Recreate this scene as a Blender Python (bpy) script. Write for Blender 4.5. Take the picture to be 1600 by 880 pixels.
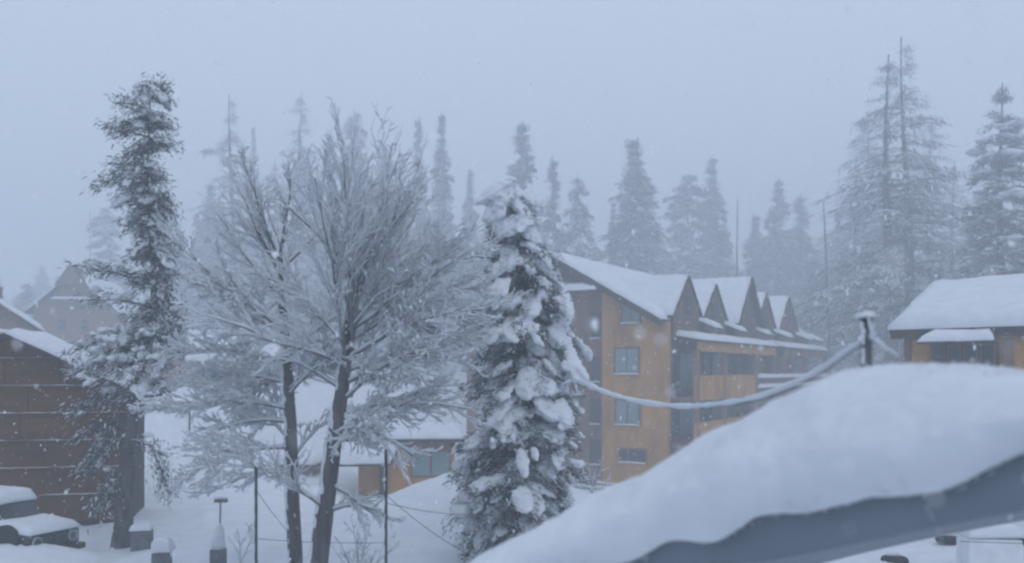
import bpy, bmesh, math, random
import numpy as np
from mathutils import Vector, Matrix, noise

# ------------------------------------------------------------------ clear, camera, world, sun, exposure
for o in list(bpy.data.objects):
    bpy.data.objects.remove(o, do_unlink=True)
sc = bpy.context.scene
col = sc.collection
random.seed(7)
R = math.radians
F, HX, HY = 1400.0, 800.0, 580.0           # focal length, principal column and horizon row, in photograph pixels

cam = bpy.data.cameras.new('camera')
cam_o = bpy.data.objects.new('camera', cam); col.objects.link(cam_o)
cam.sensor_width = 36.0; cam.lens = F / 1600 * 36.0
cam.shift_y = (HY - 440) / 1600.0
cam.clip_start = 0.05; cam.clip_end = 2000
cam_o.location = (0, 0, 0); cam_o.rotation_euler = (R(90), 0, 0)
cam.dof.use_dof = True; cam.dof.focus_distance = 26.0; cam.dof.aperture_fstop = 1.0
sc.camera = cam_o

SUN_EL, SUN_AZ = 52.0, 150.0
w = bpy.data.worlds.new('World'); sc.world = w; w.use_nodes = True
nt = w.node_tree; nt.nodes.clear()
sky = nt.nodes.new('ShaderNodeTexSky'); sky.sky_type = 'NISHITA'; sky.sun_disc = False
sky.sun_elevation = R(SUN_EL); sky.sun_rotation = R(SUN_AZ); sky.air_density = 1.0; sky.dust_density = 6.0; sky.ozone_density = 1.0
over = nt.nodes.new('ShaderNodeMix'); over.data_type = 'RGBA'      # cloud deck: even, cool grey, hides most of the clear sky
over.inputs[0].default_value = 0.86
over.inputs[7].default_value = (6.95, 8.15, 10.05, 1)
nt.links.new(sky.outputs[0], over.inputs[6])
bg = nt.nodes.new('ShaderNodeBackground'); bg.inputs[1].default_value = 0.1
nt.links.new(over.outputs[2], bg.inputs[0])
out = nt.nodes.new('ShaderNodeOutputWorld'); nt.links.new(bg.outputs[0], out.inputs[0])

sun = bpy.data.lights.new('sun', 'SUN'); sun.energy = 0.5; sun.angle = R(40); sun.color = (0.93, 0.96, 1.0)
sun_o = bpy.data.objects.new('sun', sun); col.objects.link(sun_o)
sun_o.rotation_euler = (R(90 - SUN_EL), 0, R(180 - SUN_AZ)); sun_o.location = (0, 0, 60)

vs = sc.view_settings
vs.view_transform = 'Standard'; vs.look = 'None'; vs.gamma = 1.0; vs.exposure = 0.0; vs.use_curve_mapping = False
sc.render.engine = 'CYCLES'
sc.cycles.volume_bounces = 3; sc.cycles.max_bounces = 6; sc.cycles.diffuse_bounces = 3; sc.cycles.glossy_bounces = 2
sc.cycles.transparent_max_bounces = 6
sc.cycles.filter_width = 2.5
sc.cycles.use_denoising = True
sc.cycles.use_adaptive_sampling = True; sc.cycles.adaptive_threshold = 0.02

# ------------------------------------------------------------------ helpers
def P(px, py, D):
    return Vector(((px - HX) / F * D, D, (HY - py) / F * D))

def setp(o, label=None, cat=None, group=None, kind=None):
    if label: o['label'] = label
    if cat: o['category'] = cat
    if group: o['group'] = group
    if kind: o['kind'] = kind
    return o

def mesh_np(name, v, f4=None, f3=None, smooth=False):
    me = bpy.data.meshes.new(name)
    v = np.asarray(v, np.float32)
    f4 = np.zeros((0, 4), np.int32) if f4 is None else np.asarray(f4, np.int32).reshape(-1, 4)
    f3 = np.zeros((0, 3), np.int32) if f3 is None else np.asarray(f3, np.int32).reshape(-1, 3)
    nl = f4.size + f3.size
    me.vertices.add(len(v)); me.vertices.foreach_set('co', v.ravel())
    me.loops.add(nl); me.loops.foreach_set('vertex_index', np.concatenate([f4.ravel(), f3.ravel()]))
    me.polygons.add(len(f4) + len(f3))
    st = np.concatenate([np.arange(len(f4)) * 4, f4.size + np.arange(len(f3)) * 3])
    me.polygons.foreach_set('loop_start', st.astype(np.int32))
    me.update(calc_edges=True)
    if smooth: me.polygons.foreach_set('use_smooth', np.ones(len(me.polygons), bool))
    return me

def link(name, me, mat, parent=None, loc=None):
    o = bpy.data.objects.new(name, me); col.objects.link(o)
    if mat and not me.materials: me.materials.append(mat)
    if parent is not None: o.parent = parent
    if loc is not None: o.location = loc
    return o

def empty(name, loc, rz=0.0):
    o = bpy.data.objects.new(name, None); col.objects.link(o)
    o.location = loc; o.rotation_euler = (0, 0, rz); o.empty_display_size = 0.3
    return o

class MB:
    def __init__(s): s.v = []; s.f = []
    def add(s, vs_, fs):
        b = len(s.v); s.v += [tuple(p) for p in vs_]; s.f += [tuple(i + b for i in q) for q in fs]; return s
    def box(s, x0, x1, y0, y1, z0, z1):
        return s.add([(x0,y0,z0),(x1,y0,z0),(x1,y1,z0),(x0,y1,z0),(x0,y0,z1),(x1,y0,z1),(x1,y1,z1),(x0,y1,z1)],
                     [(0,3,2,1),(4,5,6,7),(0,1,5,4),(1,2,6,5),(2,3,7,6),(3,0,4,7)])
    def prism(s, poly, d):
        n = len(poly); d = Vector(d)
        a = [Vector(p) for p in poly]
        s.add(a + [p + d for p in a], [tuple(range(n))[::-1], tuple(range(n, 2*n))] + [(i, (i+1) % n, n+(i+1) % n, n+i) for i in range(n)])
        return s
    def tube(s, pts, rads, n=8, cap=True):
        pts = [Vector(p) for p in pts]
        if not hasattr(rads, '__len__'): rads = [rads] * len(pts)
        vs_, fs = [], []
        t0 = (pts[1] - pts[0]).normalized()
        up = Vector((0,0,1)) if abs(t0.z) < .9 else Vector((1,0,0))
        for i, p in enumerate(pts):
            t = (pts[min(i+1, len(pts)-1)] - pts[max(i-1, 0)]).normalized()
            a = t.cross(up).normalized(); b = a.cross(t).normalized()
            for k in range(n):
                th = 2*math.pi*k/n
                vs_.append(p + (a*math.cos(th) + b*math.sin(th)) * rads[i])
        for i in range(len(pts)-1):
            for k in range(n):
                fs.append((i*n+k, i*n+(k+1) % n, (i+1)*n+(k+1) % n, (i+1)*n+k))
        if cap: fs += [tuple(range(n)), tuple(range((len(pts)-1)*n, len(pts)*n))[::-1]]
        return s.add(vs_, fs)
    def build(s, name, mat, parent=None, smooth=False, bevel=0, loc=None):
        me = bpy.data.meshes.new(name); me.from_pydata(s.v, [], s.f); me.validate()
        bm = bmesh.new(); bm.from_mesh(me); bmesh.ops.recalc_face_normals(bm, faces=bm.faces)
        if bevel: bmesh.ops.bevel(bm, geom=list(bm.edges), offset=bevel, segments=1, affect='EDGES', clamp_overlap=True)
        bm.to_mesh(me); bm.free()
        if smooth: me.polygons.foreach_set('use_smooth', np.ones(len(me.polygons), bool))
        return link(name, me, mat, parent, loc)

# ------------------------------------------------------------------ materials
def mat(name, c1, c2=None, scale=3.0, rough=.8, bump=0.0, bscale=20.0, stretch=None, detail=5, spec=.3, lo=.35, hi=.65):
    m = bpy.data.materials.new(name); m.use_nodes = True
    n = m.node_tree; b = n.nodes['Principled BSDF']
    b.inputs['Roughness'].default_value = rough; b.inputs['Specular IOR Level'].default_value = spec
    b.inputs['Base Color'].default_value = (*c1, 1)
    tc = n.nodes.new('ShaderNodeTexCoord'); mp = n.nodes.new('ShaderNodeMapping')
    n.links.new(tc.outputs['Object'], mp.inputs[0])
    if stretch: mp.inputs['Scale'].default_value = stretch
    if c2:
        t = n.nodes.new('ShaderNodeTexNoise'); t.inputs['Scale'].default_value = scale; t.inputs['Detail'].default_value = detail
        n.links.new(mp.outputs[0], t.inputs['Vector'])
        r = n.nodes.new('ShaderNodeValToRGB'); r.color_ramp.elements[0].color = (*c1, 1); r.color_ramp.elements[1].color = (*c2, 1)
        r.color_ramp.elements[0].position = lo; r.color_ramp.elements[1].position = hi
        n.links.new(t.outputs['Fac'], r.inputs[0]); n.links.new(r.outputs[0], b.inputs['Base Color'])
    if bump:
        t = n.nodes.new('ShaderNodeTexNoise'); t.inputs['Scale'].default_value = bscale; t.inputs['Detail'].default_value = 6
        n.links.new(mp.outputs[0], t.inputs['Vector'])
        bp = n.nodes.new('ShaderNodeBump'); bp.inputs['Strength'].default_value = bump; bp.inputs['Distance'].default_value = .05
        n.links.new(t.outputs['Fac'], bp.inputs['Height']); n.links.new(bp.outputs[0], b.inputs['Normal'])
    return m

M = {
 'snow':   mat('snow', (.65,.68,.725), (.72,.745,.785), 2.0, .75, .35, 9.0),
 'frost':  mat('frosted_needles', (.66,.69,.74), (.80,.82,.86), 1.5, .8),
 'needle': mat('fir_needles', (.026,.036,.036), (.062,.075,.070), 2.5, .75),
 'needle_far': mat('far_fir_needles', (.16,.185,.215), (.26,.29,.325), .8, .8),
 'bark':   mat('bark', (.055,.052,.053), (.13,.12,.118), 6, .9, .6, 25, (1,1,.25)),
 'twig':   mat('twig_bark', (.12,.118,.125), (.23,.225,.23), 5, .9),
 'ochre':  mat('ochre_render', (.32,.16,.05), (.50,.265,.08), 1.1, .85, .2, 30, (1,1,.4), lo=.3, hi=.62),
 'umber':  mat('brown_weathered_wood', (.17,.105,.075), (.25,.155,.11), 1.2, .85, .2, 20, (1,1,.2)),
 'dormer': mat('dark_timber_gable', (.095,.062,.050), (.15,.098,.078), 1.5, .85, .2, 20, (1,1,.25)),
 'shed':   mat('dark_brown_boards', (.085,.040,.010), (.14,.068,.020), 1.4, .85, .3, 18, (.3,.3,2)),
 'darkwood': mat('dark_wood', (.045,.033,.028), (.08,.058,.05), 2, .8, .2, 20),
 'haze_house': mat('old_timber_wall', (.17,.10,.070), (.23,.14,.10), .8, .85),
 'roofsheet': mat('rusty_roof_sheet', (.12,.09,.08), (.17,.13,.12), 2, .6),
 'glass':  mat('pale_window_glass', (.17,.235,.25), (.22,.29,.30), .6, .12, spec=.5),
 'darkglass': mat('dark_window_glass', (.025,.028,.033), (.04,.045,.05), .8, .12, spec=.5),
 'frame':  mat('window_frame_wood', (.14,.085,.055), (.19,.12,.08), 3, .7),
 'metal':  mat('slate_grey_metal', (.18,.215,.255), (.215,.255,.30), 1.2, .5, .08, 6, (1,1,1)),
 'greypost': mat('haze_grey_pole', (.07,.072,.078), (.13,.132,.14), 9, .85, .3, 20, (1,1,.3)),  # grey raised so the nearby pole has a hazed tone in its colour
 'post':   mat('dark_post', (.035,.035,.038), (.06,.06,.065), 5, .8),
 'concrete': mat('grey_concrete', (.10,.105,.115), (.16,.165,.175), 5, .9, .3, 30),
 'carpaint': mat('dark_car_paint', (.030,.036,.042), (.042,.05,.056), 3, .45),
 'rubber': mat('black_rubber', (.018,.018,.019), (.03,.03,.032), 8, .9),
 'chrome': mat('dull_chrome', (.35,.36,.38), None, rough=.4),
 'brick':  mat('sooty_brick', (.12,.06,.045), (.18,.10,.075), 6, .9, .3, 20),
}

fm = bpy.data.materials.new('snowflake'); fm.use_nodes = True; n_ = fm.node_tree; n_.nodes.clear()
d_ = n_.nodes.new('ShaderNodeBsdfDiffuse'); d_.inputs[0].default_value = (.97,.975,.985,1)
t_ = n_.nodes.new('ShaderNodeBsdfTranslucent'); t_.inputs[0].default_value = (.97,.975,.985,1)
x_ = n_.nodes.new('ShaderNodeMixShader'); x_.inputs[0].default_value = .5; o_ = n_.nodes.new('ShaderNodeOutputMaterial')
n_.links.new(d_.outputs[0], x_.inputs[1]); n_.links.new(t_.outputs[0], x_.inputs[2]); n_.links.new(x_.outputs[0], o_.inputs[0]); M['flake'] = fm

# ------------------------------------------------------------------ ground
CTRL = [(0,3,-4.6),(-8,8,-4.6),(8,8,-4.6),(16,14,-4.5),(-16,14,-4.5),(-9.9,22.8,-4.45),(-3.1,22,-4.6),(8,22,-4.5),(16,22,-4.3),
        (-21.6,55,-1.5),(-13.6,38,-3.3),(-18,46,-2.4),(-4.6,40,-5.9),(-9,42,-5.2),(0,46,-6.6),(7.5,52,-7.0),(20,70,-6.8),(30,84,-6.5),(-2,62,-6.0),
        (18,36,-4.6),(30,40,-4.2),(-36,70,-1.2),(-50,60,-1.0),(-20,80,-1.0),(0,110,-3.5),(50,100,-3.0),(-60,110,0.5),(60,60,-3.5),
        (0,170,3),(90,170,4),(-90,170,6),(0,280,14),(150,250,14),(-150,250,16),(-120,60,2),(120,60,0),(0,-60,-5),(-100,-60,-4),(100,-60,-4),(0,.5,21.5),]
CTRL = [c for c in CTRL if c[2] < 20.5]
CT = np.array(CTRL, float)
MOUNDS = [(-1.2, 27.5, 1.5, 2.6), (1.8, 22.5, .45, 1.6), (-7.6, 21.5, .35, 1.0), (11.5, 19.0, .25, 1.2), (-11.5, 20.9, .34, .6), (-12.9, 20.5, .26, .7), (-10.7, 21.2, .22, .5), (3.4, 29, .35, 2.2)]
def ground_z(x, y):
    x = np.asarray(x, float); y = np.asarray(y, float)
    d2 = (x[..., None] - CT[:, 0])**2 + (y[..., None] - CT[:, 1])**2
    wt = 1.0 / (d2 + 6.0)**1.6
    z = (wt * CT[:, 2]).sum(-1) / wt.sum(-1)
    for mx, my, mh, mr in MOUNDS:
        z = z + mh * np.exp(-((x-mx)**2 + (y-my)**2) / (2*mr*mr))
    z = z + .10*np.sin(x*.71+1.3)*np.sin(y*.53) + .05*np.sin(x*1.9+y*1.1) + .03*np.sin(x*3.7-y*2.9+.6)
    return z
def gz(x, y): return float(ground_z(np.array([x]), np.array([y]))[0])

def make_ground():
    t = np.linspace(-1, 1, 241); xs = np.sign(t) * (np.abs(t)**1.9) * 290
    t2 = np.linspace(0, 1, 261); ys = -80 + 110*t2**1.0
    ys = np.concatenate([np.linspace(-280, -5, 16), np.linspace(0, 60, 200), 60 + 225*(np.linspace(.01, 1, 60)**1.4)])
    X, Y = np.meshgrid(xs, ys)
    Z = ground_z(X, Y)
    for i in range(0): pass
    v = np.stack([X, Y, Z], -1).reshape(-1, 3); nx, ny = len(xs), len(ys)
    i = np.arange(nx-1)[None, :] + np.arange(ny-1)[:, None]*nx; i = i.ravel()
    o = link('ground', mesh_np('ground', v, np.stack([i, i+1, i+1+nx, i+nx], -1), smooth=True), M['snow'])
    setp(o, 'smooth snow covered ground sloping between the buildings and trees', None, None, 'structure')
make_ground()

# ------------------------------------------------------------------ snow slab lying on a (sloping) quad
def snow_slab(name, quad, th, parent, n=(24, 10), seed=0, amp=.25, round_=.35, over=.0, mat_=None, z0=.01):
    """quad: 4 corners a,b,c,d (a-b lower edge, d-c upper edge); thickness th upward, rounded rims."""
    a, b, c, d = [Vector(q) for q in quad]; nu, nv = n
    ex = (b-a).normalized()*over; ey = (d-a).normalized()*over
    a, b, c, d = a-ex-ey, b+ex-ey, c+ex+ey*0, d-ex+ey*0
    top, bot = [], []
    L, W = (b-a).length, (d-a).length
    for j in range(nv+1):
        for i in range(nu+1):
            u, v = i/nu, j/nv
            p = a.lerp(b, u).lerp(d.lerp(c, u), v)
            e = min(u*L, (1-u)*L, v*W, (1-v)*W) / (round_)
            e = min(1.0, max(0.0, e)); prof = math.sqrt(max(0, 1-(1-e)**2))
            nz = noise.noise(Vector((p.x*.9+seed, p.y*.9, p.z*.9)))*.7 + noise.noise(Vector((p.x*2.6+seed, p.y*2.6, 4)))*.3
            h = th*(.25 + .75*prof)*(1 + amp*nz)
            if i in (0, nu) or j in (0, nv):
                w_ = noise.noise(Vector((p.x*1.7, p.y*1.7, seed+9)))*th*.22
                p = p + Vector((0,0,1))*0
                h *= .75
                p = p + ((b-a).normalized()*(w_ if i in (0,) else -w_ if i == nu else 0)) + ((d-a).normalized()*(w_ if j == 0 else -w_ if j == nv else 0))
            top.append(p + Vector((0,0,h + z0))); bot.append(p + Vector((0,0,z0)))
    N = (nu+1)*(nv+1); fs = []
    idx = lambda i, j: j*(nu+1)+i
    for j in range(nv):
        for i in range(nu):
            fs.append((idx(i,j), idx(i+1,j), idx(i+1,j+1), idx(i,j+1)))
            fs.append((N+idx(i,j), N+idx(i,j+1), N+idx(i+1,j+1), N+idx(i+1,j)))
    rim = [idx(i,0) for i in range(nu)] + [idx(nu,j) for j in range(nv)] + [idx(i,nv) for i in range(nu,0,-1)] + [idx(0,j) for j in range(nv,0,-1)]
    for k in range(len(rim)):
        q, r = rim[k], rim[(k+1) % len(rim)]
        fs.append((q, N+q, N+r, r))
    mb = MB(); mb.add(top+bot, fs)
    return mb.build(name, mat_ or M['snow'], parent, smooth=True)

ICO = bmesh.new(); bmesh.ops.create_icosphere(ICO, subdivisions=2, radius=1.0)
ICO_V = np.array([v.co[:] for v in ICO.verts]); ICO_F = np.array([[v.index for v in f.verts] for f in ICO.faces]); ICO.free()
def blobs_np(cs, rs, rng, jitter=.18, axes=None):
    """cs (n,3) centres, rs (n,3) radii -> verts, tris"""
    n = len(cs); k = len(ICO_V)
    j = 1 + rng.normal(0, jitter, (n, k, 1)).clip(-.4, .4)
    v = ICO_V[None]*j*rs[:, None, :]
    if axes is not None:
        v = np.einsum('nki,nij->nkj', v, axes) + cs[:, None, :]
        return v.reshape(-1, 3), (ICO_F[None] + (np.arange(n)*k)[:, None, None]).reshape(-1, 3)
    th = rng.uniform(0, 6.28, n); c, s = np.cos(th)[:, None], np.sin(th)[:, None]
    x = v[..., 0]*c - v[..., 1]*s; y = v[..., 0]*s + v[..., 1]*c
    v = np.stack([x, y, v[..., 2]], -1) + cs[:, None, :]
    f = ICO_F[None] + (np.arange(n)*k)[:, None, None]
    return v.reshape(-1, 3), f.reshape(-1, 3)

def fuse(v, f3, voxel, smooth_iter=2):
    me = mesh_np('tmp', v, None, f3); o = bpy.data.objects.new('tmp', me); col.objects.link(o)
    r = o.modifiers.new('r', 'REMESH'); r.mode = 'VOXEL'; r.voxel_size = voxel; r.use_smooth_shade = True
    if smooth_iter:
        s = o.modifiers.new('s', 'SMOOTH'); s.iterations = smooth_iter; s.factor = .5
    dg = bpy.context.evaluated_depsgraph_get(); dg.update()
    res = bpy.data.meshes.new_from_object(o.evaluated_get(dg))
    bpy.data.objects.remove(o, do_unlink=True); bpy.data.meshes.remove(me)
    return res

def quads_np(p, d, s, l, w, taper=.35):
    l = l[:, None]; w = w[:, None]
    v = np.stack([p - s*w/2, p + s*w/2, p + d*l + s*w*taper/2, p + d*l - s*w*taper/2], 1).reshape(-1, 3)
    return v, np.arange(len(p)*4).reshape(-1, 4)
def unit(a): return a / np.maximum(np.linalg.norm(a, axis=-1, keepdims=True), 1e-6)

# ------------------------------------------------------------------ conifers
BLOB_AXES = []
def conifer_arrays(rng, H, prof, nb, sprays, droop, leaf, centre=None, h0=.06, tuft=0.0, hang=.35, snowq=.5, tmin=.15, lenvar=.35, snow_blob=None, sym=None, wr=(.22, .42), whorls=0, wsig=.17):
    """prof: radius as function of h/H. returns (dark verts,quads),(snow verts,quads),(blob centres,radii)"""
    h = H*(h0 + (.975-h0)*rng.uniform(0, 1, nb)**1.05)
    if whorls: h = H*(h0 + (.985-h0)*(((np.floor(rng.uniform(0, 1, nb)*whorls)) + .5 + rng.normal(0, wsig, nb))/whorls).clip(0, 1))
    a = rng.uniform(0, 2*np.pi, nb)
    L = prof(h/H)*(1 - lenvar*rng.uniform(0, 1, nb)); 
    if sym is not None: L = L*sym(h/H, a)
    up = rng.uniform(-.1, .35, nb) ; dr = droop*rng.uniform(.6, 1.4, nb)
    k = sprays
    t = tmin + (1-tmin)*rng.uniform(0, 1, (nb, k))**.8
    if tuft > 0:
        nt_ = 5; tc = tmin + (1-tmin)*(np.arange(nt_)+rng.uniform(0, 1, (nb, nt_)))/nt_
        ti = rng.integers(0, nt_, (nb, k)); t = np.take_along_axis(tc, ti, 1); tl = np.take_along_axis(rng.normal(0, .6, (nb, nt_)), ti, 1)
    out_ = np.stack([np.cos(a), np.sin(a), np.zeros(nb)], -1)
    lat = np.stack([-np.sin(a), np.cos(a), np.zeros(nb)], -1)
    C = centre(h) if centre is not None else np.stack([np.zeros(nb), np.zeros(nb), h], -1)
    zoff = L[:, None]*(up[:, None]*t - dr[:, None]*t*t)
    p = C[:, None, :] + out_[:, None, :]*(L[:, None]*t)[..., None]
    p[..., 2] += zoff
    fan = .28*L[:, None]*np.minimum(t*1.6, 1.25 - t*.9)
    p += lat[:, None, :]*((rng.normal(0, .5, (nb, k)) if tuft <= 0 else tl)*fan)[..., None]
    p += rng.normal(0, leaf*.35 + tuft, (nb, k, 3))
    d = out_[:, None, :]*rng.uniform(.2, 1, (nb, k, 1)) + lat[:, None, :]*rng.normal(0, .7, (nb, k, 1))
    d[..., 2] += rng.normal(-hang, .4, (nb, k))
    p = p.reshape(-1, 3); d = unit(d.reshape(-1, 3)); n = len(p)
    s = unit(np.cross(d, rng.normal(0, 1, (n, 3)) + np.array([0, 0, .6])))
    l = leaf*rng.uniform(.6, 1.5, n)*np.repeat(np.clip(L/(.42*L.max()), .38, 1), k); w_ = l*rng.uniform(wr[0], wr[1], n)
    dark = quads_np(p, d, s, l, w_)
    m = rng.uniform(0, 1, n) < snowq
    ps = p[m] + np.array([0, 0, leaf*.16]); ds = unit(d[m]*np.array([1, 1, .55])); 
    ss = unit(np.cross(ds, np.array([0, 0, 1.0]) + rng.normal(0, .35, (m.sum(), 3))))
    snow = quads_np(ps, ds, ss, l[m]*.95, w_[m]*1.25, .5)
    bc = br = None
    if snow_blob:
        q, rad, hmask = snow_blob
        tb = rng.uniform(.35, 1.0, (nb, q)); 
        pb = C[:, None, :] + out_[:, None, :]*(L[:, None]*tb)[..., None]
        pb[..., 2] += L[:, None]*(up[:, None]*tb - dr[:, None]*tb*tb)
        pb += lat[:, None, :]*(rng.normal(0, .35, (nb, q))*.35*L[:, None])[..., None]
        keep = rng.uniform(0, 1, (nb, q)) < (hmask(h/H)*np.where(np.sin(h*2.3+a*1.5)+np.sin(h*1.1-a*2+1) > -.35, 1.2, .45))[:, None]
        bc = pb[keep]; sz = rad*rng.lognormal(0, .4, len(bc)).clip(.45, 2.2)
        br = np.stack([sz*rng.uniform(1.1, 2.0, len(bc)), sz*rng.uniform(.7, 1.2, len(bc)), sz*rng.uniform(.38, .65, len(bc))], -1)
        bc = bc + np.array([0, 0, 1])*br[:, 2:]*.4
        tang = np.repeat(out_[:, None, :], q, 1) + lat[:, None, :]*rng.normal(0, .35, (nb, q, 1)); tang[..., 2] += up[:, None] - 2*dr[:, None]*tb - .15
        ax1 = unit(tang[keep]); ax2 = unit(np.cross(np.array([0, 0, 1.0]), ax1)); ax3 = np.cross(ax1, ax2)
        BLOB_AXES.append(np.stack([ax1, ax2, ax3], 1))
    return dark, snow, (bc, br), (C, out_, lat, L, up, dr)

def join_np(parts):
    v, f, b = [], [], 0
    for a, q in parts:
        v.append(a); f.append(q + b); b += len(a)
    return np.concatenate(v), np.concatenate(f)

def trunk_mesh(path, rads, n=9, branches=None, rng=None, bark_amp=.08):
    mb = MB(); mb.tube(path, rads, n)
    if branches is not None:
        C, o, lat, L, up, dr = branches
        for i in range(len(L)):
            pts = []
            for t in (0, .35, .7, 1.0):
                q = Vector(C[i]) + Vector(o[i])*L[i]*t; q.z += L[i]*(up[i]*t - dr[i]*t*t); pts.append(q)
            r0 = .012 + .018*L[i]
            mb.tube(pts, [r0, r0*.75, r0*.5, r0*.2], 4, False)
    return mb

# ---- background conifers: prototypes, then one thing per tree
def far_proto(kind, seed):
    rng = np.random.default_rng(seed)
    if kind == 'spire':
        prof = lambda u: 2.2*np.interp(u, [0,.1,.35,.6,.8,.92,1], [.65,1,.92,.66,.36,.13,.015])*(1+.18*np.sin(u*23+seed))
        dk, sn, bl, br = conifer_arrays(rng, 28, prof, 190, 55, .6, .42, hang=.8, snowq=.62, lenvar=.45, whorls=26, wsig=.25)
    elif kind == 'fir':
        prof = lambda u: 4.2*np.interp(u, [0,.1,.5,.8,.93,1], [.8,1,.70,.36,.12,.02])*(1+.15*np.sin(u*29+seed))
        dk, sn, bl, br = conifer_arrays(rng, 28, prof, 190, 90, .6, .34, hang=.6, whorls=17, wsig=.2, snowq=.5, snow_blob=(5, .2, lambda u: np.where(u > .88, 0, .5)), lenvar=.45, wr=(.18,.34))
    elif kind == 'larch':
        prof = lambda u: 4.6*np.interp(u, [0,.15,.4,.7,.9,1], [.75,1,.95,.6,.3,.05])*(1+.2*np.sin(u*31+seed))
        dk, sn, bl, br = conifer_arrays(rng, 30, prof, 210, 60, .5, .42, hang=1.1, snowq=.6, tmin=.05, lenvar=.6, wr=(.10,.2))
    elif kind == 'wispy':
        prof = lambda u: 4.6*np.interp(u, [0,.15,.35,.6,.8,.93,1], [.7,1,.98,.72,.42,.16,.02])*(1+.25*np.sin(u*27+seed))
        dk, sn, bl, br = conifer_arrays(rng, 30, prof, 185, 64, .42, .40, hang=1.3, snowq=.58, tmin=.1, lenvar=.66, wr=(.08,.16))
    elif kind == 'broad':
        prof = lambda u: 4.6*np.interp(u, [0,.2,.55,.8,.93,1], [.9,1,.85,.55,.3,.1])*(1+.2*np.sin(u*17+seed))
        dk, sn, bl, br = conifer_arrays(rng, 26, prof, 200, 55, .55, .42, hang=.8, snowq=.62, lenvar=.5, whorls=22, wsig=.25)
    H = {'spire':28,'fir':28,'larch':30,'broad':26,'wispy':30}[kind]
    wob = [(math.sin(z*.21+seed)*.16, math.cos(z*.17+seed)*.16, z) for z in np.linspace(-.6, H, 14)]
    rr = [max(.03, .36*(1-i/13.3)) for i in range(14)]
    tm = trunk_mesh(wob, rr, 7, br if kind in ('larch','wispy') else None)
    me_t = bpy.data.meshes.new('trunk'); me_t.from_pydata(tm.v, [], tm.f); me_t.update(); me_t.materials.append(M['bark'])
    keep = 1.0
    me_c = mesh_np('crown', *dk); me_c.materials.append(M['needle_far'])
    if kind in ('larch','wispy'):   # thin crown: drop dark quads, keep frost
        q = dk[1][rng.uniform(0, 1, len(dk[1])) < (.45 if kind == 'larch' else .4)]; v = dk[0][q.ravel()]
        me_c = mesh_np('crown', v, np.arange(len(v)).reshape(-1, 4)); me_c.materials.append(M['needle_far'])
    me_s = mesh_np('snow', *sn)
    if bl[0] is not None:
        bv, bf = blobs_np(bl[0], bl[1], rng)
        b0 = len(sn[0]); me_s = mesh_np('snow', np.concatenate([sn[0], bv]), sn[1], bf + b0)
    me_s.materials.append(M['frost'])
    return H, me_t, me_c, me_s
PROTO = {}
for k, n in (('spire', 4), ('fir', 2), ('larch', 3), ('broad', 2), ('wispy', 2)):
    PROTO[k] = [far_proto(k, 11*i + len(k)) for i in range(n)]
BASEW = {'spire': 2.2, 'fir': 4.2, 'larch': 4.6, 'broad': 4.6, 'wispy': 4.6}

FAR = [ # px of top, py of top, distance, half width px, kind, label
 (362,148,74,66,'wispy','wispy frosted conifer at the far left of the hazy treeline, behind the bare trees'),
 (470,143,86,54,'larch','tallest faint wispy conifer above the middle of the bare trees'),
 (396,196,100,15,'spire','thin faint spire just right of the wispy leftmost background conifer'),
 (553,170,88,42,'broad','faint conifer peeking above the topmost twigs of the bare tree'),
 (653,181,86,24,'spire','left one of the twin narrow spires right of the bare tree'),
 (690,174,80,27,'spire','right and darker one of the twin narrow spires right of the bare tree'),
 (735,264,92,20,'spire','short narrow spire left of the snow laden fir'),
 (815,189,76,46,'spire','tall pointed conifer directly behind the top of the snow laden fir'),
 (865,245,74,33,'spire','slim conifer rising left of the hotel roof ridge, first of a close pair'),
 (903,272,71,40,'broad','shorter dense conifer standing right above the peak of the hotel gable'),
 (990,215,76,50,'spire','lone tall dark conifer above the long snowy hotel roof'),
 (958,312,84,16,'spire','small thin conifer touching the left side of the lone tall one above the hotel'),
 (1076,270,90,58,'broad','broad hazy conifer behind the hotel dormers'),
 (1112,244,94,36,'spire','narrow conifer rising from the right side of the broad hazy one'),
 (1181,335,100,28,'spire','small pale conifer right of the bare pole trunk behind the hotel'),
 (1216,279,96,36,'spire','middle hazy spire behind the right end of the hotel'),
 (1250,304,98,38,'spire','hazy spire right of the middle one behind the right end of the hotel'),
 (1388,84,58,118,'wispy','very tall frosted thin-crowned conifer, left of the twin trunks by the right house'),
 (1415,58,60,106,'wispy','tallest tree in view, frosted thin-crowned, right of the twin trunks'),
 (1490,250,64,44,'wispy','lower frosted tree between the tall twins and the dark right fir'),
 (1338,250,74,56,'wispy','pale frosted tree at the left foot of the tall twin trees'),
 (1566,128,50,98,'fir','big dark fir with snow clumps behind the right house roof'),
 (1455,185,72,70,'larch','pale frosted tree filling in just right of the tall twin trunks'),
 (1352,175,76,66,'larch','pale frosted tree filling in just left of the tall twin trunks'),
 (430,250,84,50,'larch','faint frosted tree low between the crowns of the two bare trees'),
 (600,235,90,46,'broad','faint conifer behind the right half of the right bare tree'),
 (1276,405,66,34,'broad','low pale conifer right beside the far end of the hotel'),
 (1318,380,64,40,'broad','low pale conifer left of the post with the snow cap'),
 (1640,240,56,70,'fir','fir cut by the right picture edge behind the right house'),
]
GRP = 'conifers of the hazy forest behind the houses'
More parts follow.
